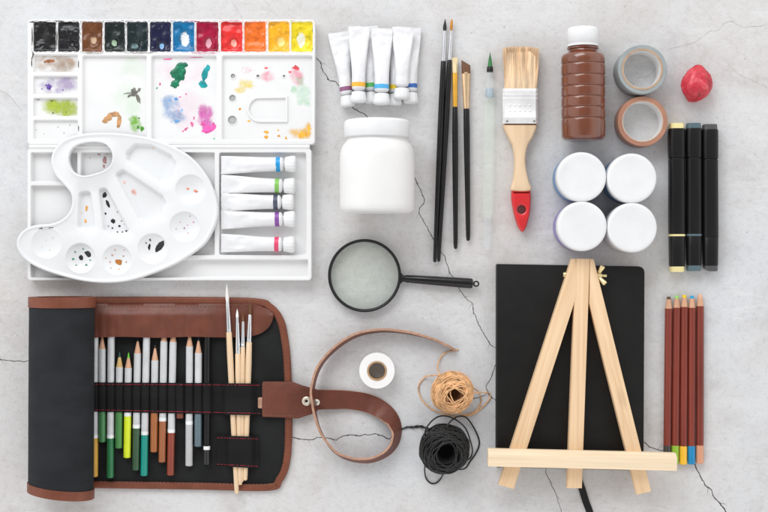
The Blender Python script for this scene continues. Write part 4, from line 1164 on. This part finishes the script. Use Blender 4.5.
#        tip y, lead colour, cone, barrel (None=grey), dip y, ring?, end y, end colour, word
PD = [(322, (.3, .2, .05), None, 434.5, True, 477, (.62, .34, .045), 'ochre'), (333.5, (.05, .2, .08), None, 400, False, 442.4, (.055, .20, .07), 'mid green short'),
      (321, (.02, .2, .08), None, 434.5, True, 478, (.018, .155, .055), 'dark green long'), (351.8, (.008, .065, .05), 'y', 400, False, 448.5, (.06, .215, .06), 'leaf green'),
      (352.6, (.12, .50, .03), None, 412.5, True, 458, (.62, .72, .02), 'lime yellow'), (338, (.01, .03, .02), None, 424.5, True, 470.5, (.035, .085, .040), 'olive green'),
      (320, (.0, .2, .18), None, 431.2, True, 476, (.005, .25, .20), 'teal'), (345, (.06, .025, .015), None, 395, False, 452.3, (.36, .12, .035), 'orange brown'),
      (326, (.3, .1, .03), None, 417.5, True, 462.5, (.33, .11, .04), 'russet brown'), (326.5, (.25, .06, .03), None, 429, True, 475.5, (.24, .045, .022), 'red brown'),
      (388, (.12, .03, .02), None, 402, False, 418.5, (.17, .045, .025), 'dark red'), (331, (.5, .4, .35), None, 420.8, True, 466.2, (.46, .46, .465), 'light grey'),
      (337.6, (.03, .05, .075), None, 398, False, 446.8, (.105, .155, .18), 'blue grey'), (318, (.02, .02, .02), 'k', 446, True, 465, (.014, .014, .015), 'black')]
for (x0, x1), (ty, lc, cn, dy, rg, ey_, ec, word) in zip(PX, PD):
    if word == 'dark red': lab = 'stub of a dark red pencil peeping below the elastic of the pencil roll'
    elif word == 'black': lab = 'thin black pencil with white ring held in the pencil roll'
    else: lab = 'coloured pencil with %s end held in the pencil roll' % word
    f = 1-PZ/H; L = (ey_-ty)*f
    xa = x1 + (x0-x1)*(478-ty)/140; xb = x1 + (x0-x1)*(478-ey_)/140*.4
    bar = black_lacquer if cn == 'k' else grey_m
    r = PR if cn != 'k' else 3.2
    d0 = (dy-ty)*f
    if word == 'dark red':
        pencil(lab, (x1, ty), (x1, ey_), PZ, PR, lc, tone(ec), (2, 9), None, group='coloured pencils held in the roll'); continue
    pencil(lab, (xa, ty), (xb, ey_), PZ, r, lc, bar, (5.5 if cn == 'y' or word == 'lime yellow' else 3.4, 15.5), d0 if not rg else d0+3.4, ec, (d0, d0+3.6) if rg else None,
           cone_yellow if cn == 'y' else None, 'coloured pencils held in the roll', .35)
# flap over the pencil heads
def flap_bot(x):
    if x < 238: return 337.2 + .5*sin(x*.09)
    if x > 273.2: return 314
    u = (x-238)/(273.2-238)
    return 337.4 - 23*(1-sqrt(max(0, 1-u**2.6)))
def flap_z(x, v):
    bumps = max(exp(-((x-a)/4.2)**2) for a, _ in PX[:14])
    fade = 1/(1+exp((x-216)/4))
    wv = .9*noise.noise((x*.035, v*1.2, 4)) + .5*noise.noise((x*.09, v*2, 8))
    return 5.2 + min(1, v*3.2)*((5.9 + .9*bumps*v)*fade + 1.6*(1-fade)) + wv*min(1, v*3) - .8*max(0, v-.85)*4*(1-fade)
bm = bmesh.new(); sheet(bm, 93, 273.0, 190, lambda x: 303.8 + .06*max(0, x-250)**1.6, flap_bot, 14, flap_z, 1.3, 10); obj('leather_flap', bm, leather, pr_, ang=60)
stitches('flap_stitching', [W3(x, 306.6, flap_z(x, .09)+.2) for x in range(96, 254, 3)], brown_thread)
# elastic band
def at_band(k):
    (x0, x1), (ty, *_r) = PX[k], PD[k]; ey2 = PD[k][5]
    xa = x1 + (x0-x1)*(478-ty)/140; xb = x1 + (x0-x1)*(478-ey2)/140*.4
    x = xa + (xb-xa)*(397-ty)/(ey2-ty) if k != 10 else x1
    return 384 + (x-384)*(1-PZ/H)/(1-10/H)
CB = [at_band(k) for k in range(14)]
def band_z(x, v=0):
    h = 5.2
    for c in CB:
        q = abs(x-c)/(PR+1.15)
        if q < 1.0: h = max(h, PZ + (PR+1.0)*sqrt(max(0, 1-q**2.6)) - .4*(1-q))
        else: h = max(h, PZ - (q-1)*6)
    return max(h, 5 + 7.4*exp(-(abs(x-238.6)/16)**8))
bm = bmesh.new(); sheet(bm, 93.5, 262.5, 420, lambda x: 382.4+.006*(x-94), lambda x: 411.6+.022*(x-94), 10, lambda x, v: band_z(x)-.25*abs(v-.5), 1.0, 10); eb = obj('elastic_band', bm, elastic, pr_, ang=50)
stitches('red_stitching', [W3(x, 384.3+.006*(x-94), band_z(x)+.12) for x in [94+k*.75 for k in range(223)]], red_thread, .3, 3.2, .5, eb)
stitches('red_stitching', [W3(x, 409.8+.022*(x-94), band_z(x)+.12) for x in [94+k*.75 for k in range(223)]], red_thread, .3, 3.2, .5, eb)
def pock_z(x, v=0): return 4.4 + 6.8*exp(-(abs(x-240)/14)**8)
bm = bmesh.new(); sheet(bm, 216, 258.5, 90, lambda x: 435.5+.03*(x-216), lambda x: 466+.055*(x-216), 10, lambda x, v: pock_z(x)-.25*abs(v-.5), 1.0, 10); pk = obj('brush_pocket', bm, elastic, pr_, ang=50)
stitches('red_stitching', [W3(x, 437.8+.03*(x-216), pock_z(x)+.12) for x in [216.5+k*.7 for k in range(60)]], red_thread, .3, 3.2, .5, pk)
stitches('red_stitching', [W3(x, 464.2+.055*(x-216), pock_z(x)+.12) for x in [216.5+k*.7 for k in range(60)]], red_thread, .3, 3.2, .5, pk)
# rolled-up end: a spiral of the same canvas, brown at both hems
rz, rx_ = 29.0, 33.0
cxr = W(61.2, 400, rz)[0]
Yt, Yb = -40.0, -228.0
def spiral(th_in, th_out, turns=2.3):
    """cross-section points (outer, inner) from the mat edge round and inwards"""
    pts = []
    n = int(turns*56)
    for i in range(n+1):
        a = -pi/2 + 2*pi*turns*i/n       # start under the roll and go round
        r = 1 - .1*(i/n)*turns
        pts.append((a, r))
    return pts
def roll_part(name, y0, y1, grow, m, t_in=3.2):
    bm = bmesh.new(); sp = spiral(0, 0); rows = []
    ys = [y0 + (y1-y0)*k/24 for k in range(25)]
    for y in ys:
        row = []
        for a, r in sp:
            wob = 1 + .006*noise.noise((a*.8, y*.02, 2)) + .003*noise.noise((a*2, y*.08, 6))
            u = (y-Yt)/(Yb-Yt)                    # the hem slants: the left side hangs lower
            sl = (-.13*(cos(a)*rx_) ) * max(0, u)
            X = cxr + (rx_*r*wob+grow)*cos(a) - 1.2*u; Z = rz + (29.0*r*wob+grow)*sin(a)
            Xi = cxr + (rx_*r-t_in)*cos(a) - 1.2*u; Zi = rz + (29.0*r-t_in)*sin(a)
            yy = y - 5.2*u - (-.13*cos(a)*rx_)*u*-1
            row.append((Vector((X, yy, max(.2, Z))), Vector((Xi, yy, max(.2, Zi)))))
        rows.append(row)
    O = [[bm.verts.new(p[0]) for p in r] for r in rows]; I = [[bm.verts.new(p[1]) for p in r] for r in rows]
    n = len(sp); k = len(ys)
    for j in range(k-1):
        for i in range(n-1):
            bm.faces.new((O[j][i], O[j+1][i], O[j+1][i+1], O[j][i+1])); bm.faces.new((I[j][i], I[j][i+1], I[j+1][i+1], I[j+1][i]))
    for i in range(n-1):
        bm.faces.new((O[0][i], O[0][i+1], I[0][i+1], I[0][i])); bm.faces.new((O[k-1][i], I[k-1][i], I[k-1][i+1], O[k-1][i+1]))
    for j in range(k-1):
        bm.faces.new((O[j][0], I[j][0], I[j+1][0], O[j+1][0])); bm.faces.new((O[j][n-1], O[j+1][n-1], I[j+1][n-1], I[j][n-1]))
    return obj(name, bm, m, pr_, ang=50)
roll_part('rolled_canvas', Yt-8.2, Yb+7.2, 0, roll_canvas)
roll_part('rolled_hem', Yt, Yt-9.8, .9, leather_trim)
roll_part('rolled_hem', Yb+8.6, Yb, .9, leather_trim)
# closure tab, snap and strap
bm = bmesh.new()
tp = [(262, 381.6), (292, 381.8), (302, 385.5), (318, 390), (318, 410.5), (312, 414.2), (298, 418.8), (288, 418), (262, 417)]
prism(bm, fillet(WP(tp, 8), 2, 3), 5.6, 7.6, .5); tab = obj('closure_tab', bm, leather, pr_, ang=30)
tp2 = [(316, 391.5), (303, 387.5), (291.5, 384), (264.5, 384), (264.5, 414.8), (288, 415.6), (297.5, 416.4), (311, 412)]
stitches('tab_stitching', [W3(x, y, 7.7) for k in range(len(tp2)-1) for x, y in [(tp2[k][0]+(tp2[k+1][0]-tp2[k][0])*q/4, tp2[k][1]+(tp2[k+1][1]-tp2[k][1])*q/4) for q in range(4)]], M('tan_thread', (.24, .11, .07), .7), parent=tab)
bm = bmesh.new(); prism(bm, fillet(WP([(257.8, 397.5), (264, 397.5), (264, 408.5), (257.8, 408.5)], 7), 1.5, 3), 5.2, 6.6, .4); obj('strap_end', bm, leather_edge, pr_, ang=30)
c = W(306.6, 401.2, 8)
bm = bmesh.new(); lathe_z(bm, [(1.3, 7.4), (4.5, 7.4), (4.7, 7.9), (4.0, 8.7), (2.6, 9.1), (1.7, 8.8), (1.3, 8.0)], c, 36, closed=True); snap = obj('snap_ring', bm, M('cream_enamel', (.66, .60, .50), .3, metal=.35), pr_, ang=50)
bm = bmesh.new(); lathe_z(bm, [(1.25, 7.4), (1.25, 8.0), (.3, 8.1)], c, 20); obj('snap_hole', bm, black_plastic, snap)
c2 = W(316.5, 402.5, 8)
bm = bmesh.new(); lathe_z(bm, [(3.6, 7.2), (3.6, 7.8), (2.8, 8.6), (.5, 8.9)], c2, 28); obj('rivet', bm, nickel, pr_, ang=50)
st = [(308, 390, 6.2, 0, 20), (330, 390, 5, 0, 19), (350, 391, 3, 0, 18), (368, 394, 1.6, 6, 18), (382, 400, .9, 16, 18), (393, 409, .6, 32, 18), (399.5, 421, .6, 52, 18), (400.5, 434, .6, 64, 18), (396, 447, .6, 66, 18),
      (385, 457, .6, 68, 18), (368, 462.3, .6, 70, 18), (348, 459.5, 1.0, 74, 18), (332, 449.5, 3, 80, 18), (319.5, 428, 7, 88, 17), (314.5, 405, 8.6, 93, 17), (314.2, 386, 8.2, 97, 17), (322, 365, 4, 100, 17), (338.5, 347.5, 1.2, 102, 17),
      (358, 336, .7, 103, 16), (381, 331.6, .6, 101, 16), (406, 333, .6, 98, 15), (430, 338.5, .6, 95, 13), (446, 345, .6, 92, 10), (455.5, 350.5, .6, 90, 5)]
base = spline([W3(x, y, z) for x, y, z, _, _ in st], 2.0, closed=False)
aux = spline([Vector((i, f, w)) for i, (_, _, _, f, w) in enumerate(st)], .02, closed=False)
# resample the tilt and width along the same spline parameter
par = []
for i in range(len(st)-1):
    p1, p2 = W3(*st[i][:3]), W3(*st[i+1][:3]); m = max(1, int((p2-p1).length/2.0))
    for k2 in range(m): par.append(i + k2/m)
par.append(len(st)-1)
def lerp_st(t, j):
    i = min(int(t), len(st)-2); u = t-i; u = u*u*(3-2*u)
    return st[i][j]*(1-u) + st[i+1][j]*u
bm = bmesh.new(); rings = []
for i, (p, t) in enumerate(zip(base, par)):
    d = base[min(i+1, len(base)-1)]-base[max(i-1, 0)]; d.z = 0; d.normalize()
    inw = Vector((d.y, -d.x, 0)); f = radians(lerp_st(t, 3)); w = lerp_st(t, 4)
    T = inw*cos(f) + Vector((0, 0, 1))*sin(f); Nn = d.cross(T).normalized(); hh = 1.15
    if Nn.z < 0 and abs(Nn.z) > .9: pass
    rings.append([p - Nn*hh, p + T*(w*.5) - Nn*hh, p + T*w - Nn*hh, p + T*(w+.3), p + T*w + Nn*hh, p + T*(w*.5) + Nn*hh, p + Nn*hh, p - T*.3])
loft(bm, rings)
for fc in bm.faces:
    pass
bm.faces.ensure_lookup_table()
nr = len(rings)
for idx in range((nr-1)*8):
    if idx % 8 in (2, 3, 6, 7): bm.faces[idx].material_index = 1
for v in bm.verts:
    if v.co.z < .25: v.co.z = .25
obj('strap', bm, [leather, leather_edge], pr_, ang=40)

# wooden brushes held in the roll
def roll_brush(label, tip, end, ztip, zend, hair, h0, f0, rw, rf, bw=None):
    a, b = W3(*tip, ztip), W3(*end, zend); L = (b-a).length
    o = thing('wooden_brush', label, 'paintbrush', ((a.x+b.x)/2, (a.y+b.y)/2, min(ztip, zend)-rw), group='wooden paintbrushes held in the roll')
    for nm, m, pr in (('bristles', hair, [(0, .1), (h0*.35, rf*.55), (h0*.8, rf*.9), (h0+.4, rf*.8)]), ('ferrule', silver, [(h0, rf*.8), (h0+.5, rf*.92), (f0*.85, rw*.92), (f0-2.4, rw*.95), (f0-2.2, rw*1.02), (f0-1.6, rw*.95), (f0, rw*.97)]),
                      ('handle', brush_wood, [(f0-.2, rw*.95), (f0, rw*1.0), (f0+20, rw*1.12), (L*.6, rw*1.02), (L-6, rw*.85), (L-1, rw*.75), (L, rw*.4)])):
        bm = bmesh.new(); rod(bm, a, b, pr, 16); obj(nm, bm, m, o, ang=40)
roll_brush('wooden brush with long white tip, tallest of those in the roll', (226.6, 283.5), (236.8, 494), 10.0, 6.4, hair_white, 17, 48.5, 2.75, 2.0)
roll_brush('wooden brush with short white tip in the pencil roll', (237.2, 309), (240.2, 485), 8.8, 6.6, hair_white, 8, 44.5, 2.7, 1.7)
roll_brush('thin wooden brush with short dark tip in the pencil roll', (243.2, 312.5), (242.0, 482), 8.8, 6.4, hair_brown, 9, 34.5, 2.15, 1.5)
roll_brush('wooden brush with long dark brown tip in the pencil roll', (250.4, 299.5), (245.2, 480.5), 9.0, 6.6, hair_brown, 15, 42.5, 2.75, 1.9)

# ---------------------------------------------------------------- camera and light
cam = bpy.data.cameras.new('camera'); co = bpy.data.objects.new('camera', cam); C.objects.link(co)
co.location = (0, 0, H*S); co.rotation_euler = (0, 0, 0)
cam.sensor_width = 36; cam.lens = 36*H/768; cam.clip_start = .01; cam.clip_end = 50
bpy.context.scene.camera = co

w = bpy.data.worlds.new('World'); bpy.context.scene.world = w; w.use_nodes = True
nt = w.node_tree; bg = nt.nodes['Background']; bg.inputs[1].default_value = 1.0
# a bright room: pale walls all round, a darker ceiling straight overhead
wt = nt.nodes.new('ShaderNodeTexCoord'); sx = nt.nodes.new('ShaderNodeSeparateXYZ'); wr = nt.nodes.new('ShaderNodeValToRGB')
nt.links.new(wt.outputs['Generated'], sx.inputs[0]); nt.links.new(sx.outputs['Z'], wr.inputs[0]); nt.links.new(wr.outputs[0], bg.inputs[0])
e = wr.color_ramp.elements; e.new(.5)
for k, (p, c) in enumerate(((.30, (1.20, 1.19, 1.19)), (.72, (1.08, 1.075, 1.075)), (.93, (.36, .36, .365)))):
    e[k].position = p; e[k].color = (*c, 1)
def area(name, loc, target, size, power, col):
    l = bpy.data.lights.new(name, 'AREA'); l.shape = 'RECTANGLE'; l.size = size[0]; l.size_y = size[1]; l.energy = power; l.color = col
    o = bpy.data.objects.new(name, l); C.objects.link(o); o.location = loc
    o.rotation_euler = (Vector(target)-Vector(loc)).to_track_quat('-Z', 'Y').to_euler()
area('window_light', (-.75, 1.75, 1.55), (0, 0, 0), (1.9, 1.2), 34, (.955, .98, 1.0))
vs_ = bpy.context.scene.view_settings
vs_.view_transform = 'Standard'; vs_.look = 'None'; vs_.exposure = 0.06; vs_.gamma = 1.0
